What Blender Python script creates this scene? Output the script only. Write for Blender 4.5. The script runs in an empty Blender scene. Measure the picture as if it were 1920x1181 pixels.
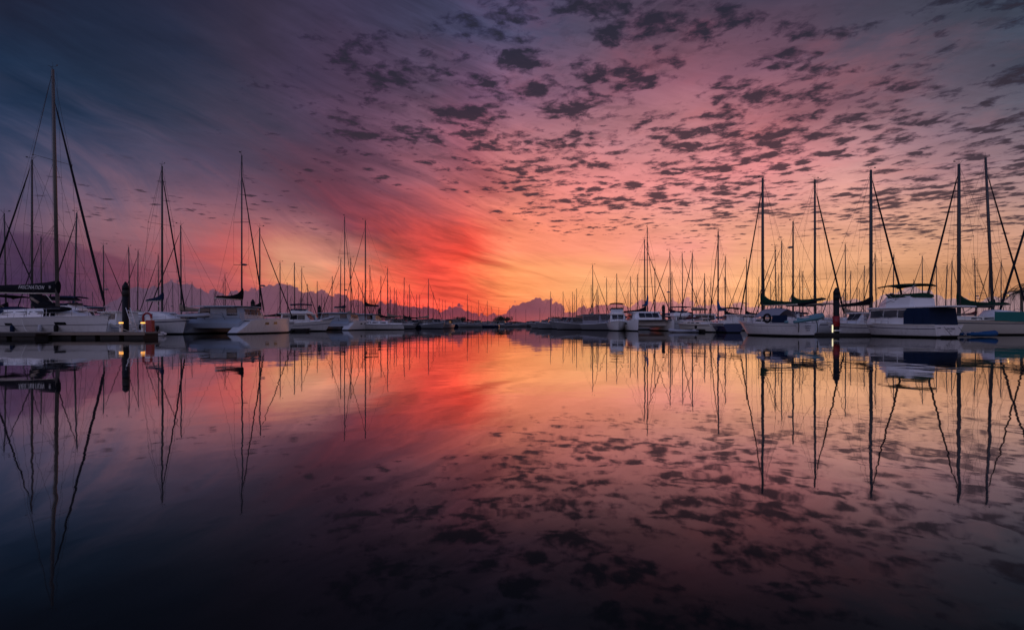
import bpy, bmesh, math, random
from mathutils import Vector, Matrix
random.seed(7)
sc = bpy.context.scene
R = math.radians
# ------------------------------------------------------------------ camera
F = 907.0            # focal length in photo pixels (1920 wide)
HOR = 608.0          # horizon row
H = 1.0              # eye height over the water
cam = bpy.data.cameras.new('camera'); camo = bpy.data.objects.new('camera', cam)
sc.collection.objects.link(camo)
camo.location = (0, 0, H); camo.rotation_euler = (R(90), 0, 0)
cam.sensor_width = 36.0; cam.lens = 36.0*F/1920
cam.shift_y = (HOR-590.5)/1920; cam.clip_start = .05; cam.clip_end = 20000
sc.camera = camo
sc.view_settings.view_transform = 'Standard'; sc.view_settings.look = 'None'
sc.view_settings.exposure = 0; sc.view_settings.gamma = 1
sc.cycles.max_bounces = 6; sc.cycles.caustics_reflective = False; sc.cycles.caustics_refractive = False

def lin(c):
    return tuple(((v/255)/12.92 if v/255 <= .04045 else ((v/255+.055)/1.055)**2.4) for v in c[:3])

# ------------------------------------------------------------------ dawn sky (world)
COLS = [0,160,320,400,480,560,640,720,800,880,960,1120,1280,1440,1600,1760,1920]
SKY = {  # photo row: colours of the open sky, as seen
0:  [(32,35,54),(34,39,60),(42,42,64),(48,44,65),(51,46,65),(57,51,73),(57,51,74),(54,55,80),(51,58,86),(53,62,94),(56,68,101),(65,64,87),(78,66,86),(67,61,81),(66,63,82),(66,68,85),(59,67,84)],
100:[(28,44,69),(30,46,71),(40,48,71),(48,49,70),(57,49,70),(63,54,79),(66,55,80),(71,61,86),(75,69,94),(79,73,100),(85,79,106),(95,79,100),(110,81,99),(101,77,96),(83,74,91),(78,76,93),(62,70,87)],
200:[(33,49,75),(40,53,77),(51,56,78),(57,57,77),(62,57,76),(74,61,85),(85,64,87),(94,68,91),(102,76,98),(118,80,106),(134,94,118),(153,103,122),(168,103,119),(161,99,115),(144,101,115),(111,94,110),(92,89,105)],
260:[(43,59,89),(55,64,92),(68,69,94),(71,67,91),(73,65,87),(80,63,84),(91,66,88),(108,74,95),(123,84,103),(146,88,106),(170,111,123),(183,126,135),(198,132,136),(196,128,132),(177,131,138),(139,111,123),(112,104,115)],
320:[(62,68,95),(77,76,102),(87,77,100),(85,71,94),(83,67,87),(89,61,79),(99,63,81),(119,79,97),(150,94,107),(186,102,108),(210,127,125),(233,143,141),(233,147,147),(233,145,145),(213,153,153),(179,134,140),(150,124,134)],
380:[(81,76,103),(105,88,111),(117,89,109),(123,89,108),(125,85,103),(106,69,86),(112,59,74),(127,65,78),(167,85,93),(205,106,104),(229,128,115),(243,146,139),(239,158,151),(237,164,155),(233,168,151),(212,156,140),(184,144,138)],
420:[(91,72,97),(129,97,112),(150,105,116),(152,99,110),(156,99,107),(161,103,111),(125,57,77),(154,63,69),(193,75,73),(220,91,78),(240,136,102),(246,150,124),(240,160,138),(238,166,138),(232,166,138),(218,162,134),(198,150,130)],
460:[(85,65,89),(121,85,100),(156,99,109),(163,99,105),(189,96,97),(203,131,114),(189,119,113),(178,73,69),(213,74,66),(245,74,62),(252,135,107),(254,151,128),(250,159,146),(242,172,134),(232,168,132),(220,160,128),(204,150,124)],
500:[(77,58,86),(109,72,92),(151,84,94),(173,84,92),(201,92,88),(215,149,117),(217,145,117),(223,102,82),(229,75,64),(250,86,64),(254,153,100),(255,169,120),(252,167,138),(242,174,128),(228,166,122),(214,156,116),(200,144,110)],
540:[(79,62,90),(103,72,94),(141,82,94),(181,88,90),(206,105,95),(227,149,104),(223,122,92),(247,112,80),(247,85,68),(250,92,68),(254,147,90),(255,181,120),(254,173,136),(238,170,114),(224,158,108),(212,148,102),(196,134,94)],
608:[(87,66,92),(105,74,94),(135,82,94),(169,86,92),(201,95,88),(226,105,92),(237,104,88),(241,90,75),(241,84,70),(242,86,60),(246,105,72),(248,147,92),(242,155,104),(226,160,105),(212,150,100),(200,140,95),(185,128,92)]}
COV = {
0:[0.0, 0.0, 0.0, 0.1, 0.2, 0.3, 0.3, 0.3, 0.35, 0.4, 0.4, 0.45, 0.6, 0.5, 0.55, 0.6, 0.6],
100:[0, 0, 0.05, 0.1, 0.2, 0.47, 0.57, 0.62, 0.62, 0.57, 0.5, 0.55, 0.55, 0.6, 0.6, 0.68, 0.65],
200:[0.0, 0.05, 0.2, 0.25, 0.25, 0.42, 0.62, 0.72, 0.82, 0.87, 0.75, 0.72, 0.72, 0.8, 0.72, 0.75, 0.75],
260:[0, 0.05, 0.1, 0.1, 0.15, 0.32, 0.62, 0.72, 0.8, 0.84, 0.75, 0.75, 0.75, 0.8, 0.75, 0.7, 0.7],
320:[0, 0, 0, 0, 0.1, 0.27, 0.42, 0.47, 0.52, 0.62, 0.7, 0.8, 0.75, 0.75, 0.7, 0.75, 0.75],
380:[0.1, 0.5, 0.5, 0.5, 0.5, 0.2, 0, 0, 0.15, 0.35, 0.65, 0.75, 0.7, 0.7, 0.7, 0.75, 0.75],
420:[0.1, 0.3, 0.45, 0.25, 0.2, 0.4, 0, 0, 0, 0.15, 0.45, 0.65, 0.6, 0.6, 0.6, 0.65, 0.65],
460:[0, 0, 0.0, 0, 0, 0, 0, 0, 0, 0, 0.0, 0.15, 0.25, 0.25, 0.3, 0.45, 0.5],
500:[0]*11+[0,0,.0,.1,.2,.25], 540:[0]*17, 608:[0]*17}
ROWS = sorted(SKY)
def grid(tab, px, py):
    px = min(max(px, 0), 1920); py = min(max(py, 0), 608)
    i = max(k for k in range(len(COLS)-1) if COLS[k] <= px); j = max(k for k in range(len(ROWS)-1) if ROWS[k] <= py)
    fx = (px-COLS[i])/(COLS[i+1]-COLS[i]); fy = (py-ROWS[j])/(ROWS[j+1]-ROWS[j])
    def at(r, c):
        v = tab[ROWS[r]][c]
        return lin(v) if isinstance(v, tuple) else (v,)
    a, b, c, d = at(j, i), at(j, i+1), at(j+1, i), at(j+1, i+1)
    return tuple((a[k]*(1-fx)+b[k]*fx)*(1-fy)+(c[k]*(1-fx)+d[k]*fx)*fy for k in range(len(a)))

world = bpy.data.worlds.new('World'); sc.world = world; world.use_nodes = True
nt = world.node_tree; N = nt.nodes; Lk = nt.links; N.clear()
class G:
    def __init__(s, nt): s.nt = nt
    def n(s, t, **k):
        o = s.nt.nodes.new(t)
        for a, b in k.items(): setattr(o, a, b)
        return o
    def put(s, sock, v):
        if isinstance(v, bpy.types.NodeSocket): s.nt.links.new(v, sock)
        else: sock.default_value = v
    def m(s, op, a, b=0.0, c=0.0, clamp=False):
        o = s.n('ShaderNodeMath', operation=op, use_clamp=clamp)
        s.put(o.inputs[0], a); s.put(o.inputs[1], b); s.put(o.inputs[2], c)
        return o.outputs[0]
    def vm(s, op, a, b=(0,0,0), scale=None):
        o = s.n('ShaderNodeVectorMath', operation=op); s.put(o.inputs[0], a); s.put(o.inputs[1], b)
        if scale is not None: s.put(o.inputs['Scale'], scale)
        return o.outputs[0]
    def comb(s, x, y, z=0.0):
        o = s.n('ShaderNodeCombineXYZ'); s.put(o.inputs[0], x); s.put(o.inputs[1], y); s.put(o.inputs[2], z); return o.outputs[0]
    def noise(s, v, scale, detail=3, rough=.5, dist=0, color=False):
        o = s.n('ShaderNodeTexNoise'); s.put(o.inputs['Vector'], v); s.put(o.inputs['Scale'], scale)
        o.inputs['Detail'].default_value = detail; o.inputs['Roughness'].default_value = rough; o.inputs['Distortion'].default_value = dist
        return o.outputs['Color' if color else 'Fac']
    def mr(s, v, a, b, c=0.0, d=1.0, smooth=False):
        o = s.n('ShaderNodeMapRange', interpolation_type='SMOOTHSTEP' if smooth else 'LINEAR', clamp=True)
        s.put(o.inputs[0], v); s.put(o.inputs[1], a); s.put(o.inputs[2], b); s.put(o.inputs[3], c); s.put(o.inputs[4], d)
        return o.outputs[0]
    def mix(s, f, a, b, blend='MIX'):
        o = s.n('ShaderNodeMix', data_type='RGBA', blend_type=blend); s.put(o.inputs[0], f); s.put(o.inputs[6], a); s.put(o.inputs[7], b)
        return o.outputs[2]
    def ramp(s, f, stops, interp='LINEAR'):
        o = s.n('ShaderNodeValToRGB'); cr = o.color_ramp; cr.interpolation = interp
        cr.elements[0].position = stops[0][0]; cr.elements[0].color = stops[0][1]
        cr.elements[1].position = stops[-1][0]; cr.elements[1].color = stops[-1][1]
        for p, c in stops[1:-1]:
            e = cr.elements.new(p); e.color = c
        s.put(o.inputs[0], f); return o
g = G(nt)
tc = g.n('ShaderNodeTexCoord'); dirv = tc.outputs['Generated']
sep = g.n('ShaderNodeSeparateXYZ'); g.put(sep.inputs[0], dirv)
X, Y, Z = sep.outputs
hz = g.m('SQRT', g.m('ADD', g.m('MULTIPLY', X, X), g.m('MULTIPLY', Y, Y)))
az = g.m('ARCTAN2', X, Y)
Zp = g.m('MAXIMUM', g.m('ABSOLUTE', Z), .004)
t = g.m('DIVIDE', Zp, g.m('MAXIMUM', hz, .001))
PX = g.m('DIVIDE', X, Zp); PY = g.m('DIVIDE', Y, Zp)
P = g.comb(PX, PY)                                      # the cloud deck seen from below
# streaks fanning out from the glow on the horizon
vv = g.m('ADD', t, g.m('MULTIPLY', g.m('MULTIPLY', az, .36), g.mr(t, .03, .30, .42, 1, True)))
vv = g.m('ADD', vv, g.m('MULTIPLY', g.m('SUBTRACT', g.noise(g.comb(az, t, 5.), 4.0, 2, .5), .5), .06))
S = g.comb(g.m('MULTIPLY', az, 3.2), g.m('MULTIPLY', vv, 20.0))
streak = g.noise(S, 1.0, 7, .66, .5)
fib = g.noise(g.comb(g.m('MULTIPLY', az, 5.0), g.m('MULTIPLY', vv, 75.0)), 1.0, 4, .6, .4)
streak2 = g.noise(g.comb(g.m('MULTIPLY', az, 3.0), g.m('MULTIPLY', t, 42.0)), 1.0, 5, .6, .9)
warp = g.noise(g.comb(g.m('MULTIPLY', az, 5.0), g.m('MULTIPLY', t, 12.0), 3.3), 1.0, 4, .6, 0, True)
wsep = g.n('ShaderNodeSeparateXYZ'); g.put(wsep.inputs[0], g.vm('SUBTRACT', warp, (.5, .5, .5)))
shf = g.m('MULTIPLY', g.m('SUBTRACT', streak, .5), g.m('MULTIPLY', g.mr(az, -.9, .25, .34, .10), g.mr(t, .25, .55, 1, .3)))
azw = g.m('ADD', g.m('ADD', az, g.m('MULTIPLY', wsep.outputs[0], .07)), shf)
tw = g.m('ADD', g.m('ADD', t, g.m('MULTIPLY', wsep.outputs[1], .05)), g.m('MULTIPLY', shf, g.mr(t, .02, .16, -.12, -.34)))
azf = g.m('ADD', g.m('DIVIDE', azw, 2*math.pi), .5)
TR = [0, .03, .07, .11, .15, .19, .235, .29, .37, .47, .60, 1.1, 3.0]
BACK = [(146,124,140),(150,134,152),(146,137,160),(132,130,160),(112,115,148),(88,96,132)]
rear = 1.35
prev = None; cprev = None
for i, tv in enumerate(TR):
    stops = []
    for px in COLS:
        dx = px-960; py = 608-tv*math.hypot(F, dx)
        c = grid(SKY, px, py); k = grid(COV, px, py)[0]
        if tv > 1: c = tuple(a*.5+b*.5 for a, b in zip(c, lin((60,66,104))))
        stops.append((math.atan2(dx, F)/(2*math.pi)+.5, c+(k,)))
    bc = lin(BACK[min(i//2, 5)]); bc = tuple(v*rear for v in bc)
    if tv >= 3: stops = [(p, lin((70,76,118))+(.3,)) for p, c in stops]; bc = lin((80,86,130))
    l, r_ = stops[0][1], stops[-1][1]
    h1 = tuple(a*.35+b*.65 for a, b in zip(l[:3], bc))+(.2,); h2 = tuple(a*.35+b*.65 for a, b in zip(r_[:3], bc))+(.4,)
    bl = tuple(v*2.1 for v in bc); br = tuple(v*.75 for v in bc)
    stops = [(0, bc+(.3,)), (.16, bl+(.3,)), (.25, h1)] + stops + [(.75, h2), (.84, br+(.3,)), (1, bc+(.3,))]
    rn = g.ramp(azf, stops)
    if prev is None: prev, cprev = rn.outputs[0], rn.outputs[1]
    else:
        f = g.mr(tw, TR[i-1], tv)
        prev = g.mix(f, prev, rn.outputs[0])
        cprev = g.m('ADD', g.m('MULTIPLY', cprev, g.m('SUBTRACT', 1.0, f)), g.m('MULTIPLY', rn.outputs[1], f))
base = prev
# wisps: strongest in the red band left of the glow
azdeg = g.m('DIVIDE', az, R(1))
band = g.m('MULTIPLY', g.mr(azdeg, -30, -12, 0, 1, True), g.mr(azdeg, -3, 6, 1, .25, True))
band = g.m('MULTIPLY', band, g.mr(t, .03, .30, 1, .35, True))
sv = g.m('MULTIPLY', g.m('SUBTRACT', streak, .5), g.m('ADD', .13, g.m('MULTIPLY', band, 1.5)))
base = g.mix(g.m('MULTIPLY', g.m('MAXIMUM', g.m('MULTIPLY', sv, 1.6), 0.0), 1.0, clamp=True), base, lin((255,140,100))+(1,), 'MIX') if False else base
mul = g.m('ADD', g.m('ADD', 1.0, g.m('MULTIPLY', sv, 1.5)), g.m('MULTIPLY', g.m('SUBTRACT', fib, .5), g.m('ADD', .08, g.m('MULTIPLY', band, 1.3))))
s2 = g.m('MULTIPLY', g.m('SUBTRACT', streak2, .5), g.mr(t, .0, .22, .9, .15, True))
mul = g.m('MULTIPLY', mul, g.m('ADD', 1.0, s2))
mot = g.noise(P, 1.6, 5, .6, .3)
mul = g.m('MULTIPLY', mul, g.m('ADD', 1.0, g.m('MULTIPLY', g.m('SUBTRACT', mot, .5), g.mr(t, .15, .4, .15, .9, True))))
base = g.vm('SCALE', base, scale=g.mr(mul, .3, 2.2, .3, 2.2))
# pink mottling between the dark puffs
pk = g.mr(g.noise(g.vm('ADD', P, (7.3, 2.1, 0)), 2.4, 6, .62, .2), .46, .70, 0, 1, True)
pkm = g.m('MULTIPLY', pk, g.m('MULTIPLY', g.m('MULTIPLY', g.mr(azdeg, -16, 4, 0, .22, True), g.mr(azdeg, 24, 44, 1, .35)), g.mr(t, .12, .3, 0, 1, True)))
base = g.mix(pkm, base, g.mix(g.mr(t, .18, .62, 0, 1), lin((250,132,118))+(1,), lin((140,74,100))+(1,)))
# flat cloud deck low on the left, with a firm upper edge
dk = g.m('SUBTRACT', g.m('ADD', g.mr(az, math.atan2(90-960,F), math.atan2(320-960,F), .136, .086), g.m('MULTIPLY', g.m('SUBTRACT', g.noise(g.comb(g.m('MULTIPLY', az, 9.), g.m('MULTIPLY', t, 40.)), 1.0, 5, .6), .5), .022)), t)
dkm = g.m('MULTIPLY', g.mr(dk, -.001, .009, 0, 1, True), g.mr(az, math.atan2(230-960,F), math.atan2(345-960,F), .8, 0, True))
dkm = g.m('MULTIPLY', dkm, g.mr(az, -1.1, -.85, 0, 1))
base = g.mix(dkm, base, g.vm('MULTIPLY', base, (.66, .56, .72)))
# dark altocumulus puffs
Pd = g.vm('ADD', P, g.vm('SCALE', g.vm('SUBTRACT', g.noise(P, 6.0, 3, .6, 0, True), (.5,.5,.5)), scale=.10))
n1a = g.noise(g.comb(g.m('MULTIPLY', PX, .8), PY), 6.8, 2, .5); n1b = g.noise(g.comb(g.m('MULTIPLY', PX, .85), PY, 5.), 4.3, 3, .5)
kf = g.mr(t, .24, .50, 0, 1, True)
n1 = g.m('ADD', g.m('MULTIPLY', n1a, g.m('SUBTRACT', 1.0, kf)), g.m('MULTIPLY', n1b, kf))
n2 = g.noise(Pd, 13.5, 6, .6)
n3 = g.noise(P, 1.1, 2, .5)
def cells(sc_):
    v = g.n('ShaderNodeTexVoronoi', feature='F1'); g.put(v.inputs['Vector'], g.vm('MULTIPLY', Pd, (.85, 1.0, 1.0))); v.inputs['Scale'].default_value = sc_; v.inputs['Randomness'].default_value = 1.0
    return g.mr(v.outputs['Distance'], 0, .75, .74, .30)
cell = g.m('ADD', g.m('MULTIPLY', cells(6.6), g.m('SUBTRACT', 1.0, kf)), g.m('MULTIPLY', cells(4.9), kf))
nn = g.m('ADD', g.m('ADD', g.m('MULTIPLY', cell, .30), g.m('MULTIPLY', n1, .26)), g.m('ADD', g.m('MULTIPLY', n2, .34), g.m('MULTIPLY', n3, .14)))
th = g.mr(cprev, 0, 1, .625, .462)
pd = g.m('SUBTRACT', nn, th)
puff = g.m('MULTIPLY', g.mr(pd, -.026, .018, 0, 1, True), g.mr(cprev, .02, .25, 0, 1))
core = g.mr(pd, -.004, .055, 0, 1, True)
fringe = g.mix(.5, g.vm('SCALE', base, scale=.62), lin((104,74,88))+(1,))
fringe = g.mix(.5, g.vm('SCALE', base, scale=.66), g.vm('MULTIPLY', base, (.62,.60,.72)))
dark = g.mix(.82, g.vm('SCALE', base, scale=.18), g.mix(g.mr(t, .15, .55), lin((66,52,62))+(1,), lin((42,42,57))+(1,)))
veil = g.noise(g.vm('ADD', Pd, (3.1, 8.2, 1.7)), 8.5, 6, .66, .2)
veil = g.m('MULTIPLY', g.mr(veil, .52, .66, 0, 1, True), g.m('MULTIPLY', g.mr(cprev, .15, .6, 0, 1), g.mr(n1, .38, .52, .15, 1)))
base = g.mix(g.m('MULTIPLY', veil, .30), base, dark)
base = g.mix(g.m('MULTIPLY', puff, .94), base, g.mix(core, fringe, dark))
# cumulus bank along the horizon
TOPS = [(0,606),(120,600),(190,585),(215,556),(245,537),(285,531),(320,524),(350,531),(385,545),(440,549),(468,545),(484,535),(520,525),(545,531),(575,549),(600,544),(640,553),(690,570),(706,572),(736,560),(750,569),(775,575),(835,578),(865,571),(885,584),(925,592),(948,590),(956,574),(985,565),(1005,558),(1035,560)]
TOPS2 = [(1035,560),(1052,571),(1064,586),(1078,588),(1086,572),(1103,577),(1130,568),(1150,565),(1178,571),(1200,563),(1255,563),(1292,560),(1320,568),(1362,572),(1382,568),(1425,569),(1475,566),(1560,562),(1588,558),(1625,561),(1655,555),(1675,546),(1695,539),(1715,535),(1742,538),(1762,546),(1778,558),(1812,554),(1855,551),(1885,546),(1920,546)]
def tops(T):
    st = []
    for px, py in T:
        v = (608-py)/math.hypot(F, px-960)*8
        st.append((math.atan2(px-960, F)/(2*math.pi)+.5, (v, v, v, 1)))
    return st
azraw = g.m('ADD', g.m('DIVIDE', az, 2*math.pi), .5)
pa = g.ramp(azraw, tops(TOPS)).outputs[0]; pb = g.ramp(azraw, tops(TOPS2)).outputs[0]
prof = g.m('DIVIDE', g.mix(g.m('GREATER_THAN', azraw, math.atan2(75, F)/(2*math.pi)+.5), pa, pb), 8.0)
C = g.comb(g.m('MULTIPLY', az, 1.0), t)
vo = g.n('ShaderNodeTexVoronoi', feature='SMOOTH_F1'); g.put(vo.inputs['Vector'], g.vm('ADD', C, g.vm('SCALE', g.noise(C, 40.0, 2, .5, 0, True), scale=.010)))
vo.inputs['Scale'].default_value = 44; vo.inputs['Smoothness'].default_value = .25
vb = g.n('ShaderNodeTexVoronoi', feature='SMOOTH_F1'); g.put(vb.inputs['Vector'], C); vb.inputs['Scale'].default_value = 120; vb.inputs['Smoothness'].default_value = .2
bump = g.m('ADD', g.m('MULTIPLY', g.m('SUBTRACT', .45, vo.outputs['Distance']), .016), g.m('MULTIPLY', g.m('SUBTRACT', .45, vb.outputs['Distance']), .009))
bump = g.m('ADD', bump, g.m('MULTIPLY', g.m('SUBTRACT', g.noise(C, 200.0, 3, .6), .5), .0028))
edge = g.m('SUBTRACT', g.m('ADD', prof, bump), t)
cum = g.mr(edge, -.0004, .0016, 0, 1, True)
front = g.m('MULTIPLY', g.mr(azdeg, -62, -50, 0, 1), g.mr(azdeg, 52, 66, 1, .0))
cum = g.m('MULTIPLY', cum, front)
ccol = g.ramp(azraw, [(math.atan2(px-960, F)/(2*math.pi)+.5, lin(c)+(1,)) for px, c in
    [(0,(78,62,88)),(300,(94,72,94)),(520,(106,74,94)),(640,(110,68,86)),(760,(104,58,76)),(880,(108,58,76)),(1000,(116,68,88)),(1120,(150,84,96)),(1250,(188,120,124)),(1400,(184,128,132)),(1700,(164,132,138)),(1920,(146,120,128))]]).outputs[0]
low = g.ramp(azraw, [(math.atan2(px-960, F)/(2*math.pi)+.5, lin(c)+(1,)) for px, c in
    [(0,(70,60,88)),(500,(110,78,100)),(700,(120,64,82)),(860,(150,68,80)),(980,(170,82,88)),(1120,(190,100,100)),(1300,(190,120,124)),(1920,(150,118,122))]]).outputs[0]
shade = g.m('ADD', .82, g.m('MULTIPLY', g.noise(C, 34.0, 4, .6), .40))
cc = g.vm('SCALE', g.mix(g.mr(t, .003, .032, .75, 0, True), ccol, low), scale=shade)
rim = g.m('MULTIPLY', g.mr(edge, .0, .0028, 1, 0, True), .35)
cc = g.mix(rim, cc, g.vm('SCALE', base, scale=1.05))
base = g.mix(g.m('MULTIPLY', cum, .94), base, cc)
bg = g.n('ShaderNodeBackground'); g.put(bg.inputs[0], base); bg.inputs[1].default_value = 1.0
out = g.n('ShaderNodeOutputWorld'); Lk.new(bg.outputs[0], out.inputs[0])
world.cycles.sampling_method = 'MANUAL'; world.cycles.sample_map_resolution = 512

# ------------------------------------------------------------------ materials
MATS = {}
def mat(name, col, rough=.5, metal=0., emit=None, estr=0., var=.08, bump=0., bscale=20., spec=.5):
    if name in MATS: return MATS[name]
    m = bpy.data.materials.new(name); m.use_nodes = True; MATS[name] = m
    q = G(m.node_tree); b = m.node_tree.nodes['Principled BSDF']
    b.inputs['Roughness'].default_value = rough; b.inputs['Metallic'].default_value = metal
    b.inputs['Specular IOR Level'].default_value = spec
    o = q.n('ShaderNodeTexCoord').outputs['Object']
    f = q.noise(o, 2.2, 5, .6)
    q.put(b.inputs['Base Color'], q.mix(f, tuple(c*(1-var*2) for c in col)+(1,), tuple(min(1, c*(1+var*2)) for c in col)+(1,)))
    if bump:
        bn = q.n('ShaderNodeBump'); bn.inputs['Strength'].default_value = bump; bn.inputs['Distance'].default_value = .03
        q.put(bn.inputs['Height'], q.noise(o, bscale, 4, .6)); q.put(b.inputs['Normal'], bn.outputs[0])
    if emit:
        b.inputs['Emission Color'].default_value = emit+(1,); b.inputs['Emission Strength'].default_value = estr
    return m
def hull_mat(name, col, rough):
    m = mat(name, col, rough, var=.03); q = G(m.node_tree); b = m.node_tree.nodes['Principled BSDF']
    src = b.inputs['Base Color'].links[0].from_socket
    o = q.n('ShaderNodeTexCoord').outputs['Object']; sp_ = q.n('ShaderNodeSeparateXYZ'); q.put(sp_.inputs[0], o)
    drip = q.noise(q.comb(q.m('MULTIPLY', sp_.outputs[0], 5.0), q.m('MULTIPLY', sp_.outputs[1], 5.0), q.m('MULTIPLY', sp_.outputs[2], .8)), 1.0, 4, .6)
    f = q.m('MULTIPLY', q.mr(drip, .46, .72), q.mr(sp_.outputs[2], .1, 1.3, .26, .05))
    line = q.mr(q.m('ADD', sp_.outputs[2], q.m('MULTIPLY', drip, .12)), .16, .30, .45, 0)
    q.put(b.inputs['Base Color'], q.mix(q.m('MAXIMUM', f, line), src, (.17,.15,.10,1)))
    return m
WHITE = mat('gelcoat_white', (.80,.80,.79), .28, var=.03)
SHADEW = mat('gelcoat_white_shaded', (.36,.42,.49), .3, var=.05)  # white gelcoat with blue-grey shade put into its colour
CREAM = mat('gelcoat_cream', (.70,.67,.58), .3, var=.04)
DGREY = mat('cabin_shade_grey', (.17,.175,.185), .5, var=.1)  # cabins of far backlit boats, their shade put into the colour
GREYH = mat('gelcoat_grey', (.20,.205,.22), .35, var=.05)
NAVY = mat('gelcoat_navy', (.012,.02,.07), .2)
BLUEH = mat('gelcoat_blue', (.03,.12,.30), .3)
TEAL = mat('canvas_teal', (.03,.17,.15), .8, bump=.3, spec=.1)
ANTI = mat('antifouling_dark', (.008,.010,.013), .8, spec=.1)
DECK = mat('deck_grey', (.62,.61,.58), .6, var=.06)
TEAK = mat('teak', (.22,.13,.07), .65, var=.15)
ALU = mat('mast_aluminium', (.06,.058,.056), .5, .0, var=.1)
ALUL = mat('mast_painted_beige', (.115,.10,.085), .45, .0, var=.08)
SPAR = mat('boom_pale', (.60,.52,.42), .4)
WIRE = mat('rigging_wire', (.03,.03,.033), .6, .0)
STEEL = mat('stainless', (.55,.55,.56), .25, .9)
GLASS = mat('tinted_glass', (.012,.014,.018), .06, var=.0)
GLASSM = mat('smoked_glass', (.05,.055,.065), .08, var=.0)
CBLACK = mat('canvas_black', (.008,.009,.012), .85, bump=.3, spec=.1)
CNAVY = mat('canvas_navy', (.012,.025,.06), .85, bump=.3, spec=.1)
CBLUE = mat('canvas_blue', (.02,.09,.22), .8, bump=.3, spec=.1)
CGREEN = mat('canvas_green', (.012,.045,.028), .85, bump=.3, spec=.1)
CGREY = mat('canvas_grey', (.30,.30,.34), .85, bump=.3, spec=.1)
CTAN = mat('canvas_tan', (.28,.22,.17), .85, bump=.3, spec=.1)
MAROON = mat('canvas_maroon', (.10,.02,.025), .85, spec=.1)
JIB = mat('jib_cover_dark', (.014,.015,.02), .8, bump=.3, spec=.15)
RUBBER = mat('rubber_black', (.012,.012,.013), .7, spec=.2)
VINYL = mat('dinghy_grey_vinyl', (.42,.44,.48), .5)
CONC = mat('dock_concrete', (.20,.195,.175), .8, var=.12, bump=.3)
WOODD = mat('dock_timber_dark', (.022,.019,.016), .8, var=.2, bump=.4)
PILE = mat('pile_black_sleeve', (.012,.013,.016), .6, var=.2, spec=.2)
RED = mat('red_enamel', (.30,.015,.02), .45)
INK = mat('lettering_dark', (.02,.03,.06), .6)
LETW = mat('lettering_pale', (.62,.60,.56), .6)
AMBER = mat('lamp_amber', (.8,.4,.1), .4, emit=(1.,.42,.08), estr=2.2)
LAMPW = mat('lamp_warm_white', (.9,.8,.6), .4, emit=(1.,.86,.5), estr=1.15)
LAMPO = mat('lamp_orange', (.9,.6,.3), .4, emit=(1.,.55,.15), estr=4.0)
ROCK = mat('breakwater_rock', (.02,.018,.02), .9, var=.3, bump=.8, bscale=.8)
LEAF = mat('foliage_dark', (.045,.06,.035), .8, var=.3)
BARK = mat('bark', (.10,.075,.055), .9)

HWHITE = hull_mat('hull_white', (.80,.80,.79), .26)

# ------------------------------------------------------------------ water: one sheet to the horizon
wm = bpy.data.materials.new('still_water'); wm.use_nodes = True
q = G(wm.node_tree); wm.node_tree.nodes.remove(wm.node_tree.nodes['Principled BSDF'])
ge = q.n('ShaderNodeNewGeometry').outputs['Position']
sp = q.n('ShaderNodeSeparateXYZ'); q.put(sp.inputs[0], ge)
rip = q.noise(q.comb(q.m('MULTIPLY', sp.outputs[0], 1.0), q.m('MULTIPLY', sp.outputs[1], 1.0)), .55, 2, .45, .4)
swell = q.noise(q.comb(q.m('MULTIPLY', sp.outputs[0], .6), q.m('MULTIPLY', sp.outputs[1], 1.0), 4.0), .14, 2, .4)
amt = q.mr(q.noise(q.comb(sp.outputs[0], sp.outputs[1], 9.), .05, 2, .5), .35, .65, .25, 1.0, True)
fine = q.noise(q.comb(sp.outputs[0], q.m('MULTIPLY', sp.outputs[1], 1.0), 2.), 2.1, 2, .5, .3)
hgt = q.m('ADD', q.m('MULTIPLY', q.m('ADD', q.m('MULTIPLY', rip, .0085), q.m('MULTIPLY', fine, .0018)), amt), q.m('MULTIPLY', swell, .012))
bn = q.n('ShaderNodeBump'); bn.inputs['Strength'].default_value = 1.0; bn.inputs['Distance'].default_value = 1.0
q.put(bn.inputs['Height'], hgt)
gl = q.n('ShaderNodeBsdfGlossy', distribution='GGX'); gl.inputs['Roughness'].default_value = .022; q.put(gl.inputs['Normal'], bn.outputs[0])
gl.inputs['Color'].default_value = (1,1,1,1)
df = q.n('ShaderNodeBsdfDiffuse'); df.inputs['Color'].default_value = (.010,.0125,.012,1)
lw = q.n('ShaderNodeLayerWeight'); lw.inputs['Blend'].default_value = .5; q.put(lw.inputs['Normal'], bn.outputs[0])
rr = q.ramp(lw.outputs['Facing'], [(v, (k,k,k,1)) for v, k in [(0,.03),(.3,.03),(.48,.04),(.54,.06),(.61,.115),(.69,.27),(.79,.58),(.88,.88),(.94,.84),(.975,.70),(1,.62)]])
ms = q.n('ShaderNodeMixShader'); q.put(ms.inputs[0], rr.outputs[0]); q.put(ms.inputs[1], df.outputs[0]); q.put(ms.inputs[2], gl.outputs[0])
wm.node_tree.links.new(ms.outputs[0], wm.node_tree.nodes['Material Output'].inputs[0])
me = bpy.data.meshes.new('water')
me.from_pydata([(-9000,-3000,0),(9000,-3000,0),(9000,9000,0),(-9000,9000,0)], [], [(0,1,2,3)]); me.materials.append(wm)
water = bpy.data.objects.new('water', me); sc.collection.objects.link(water); water['kind'] = 'structure'

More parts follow.
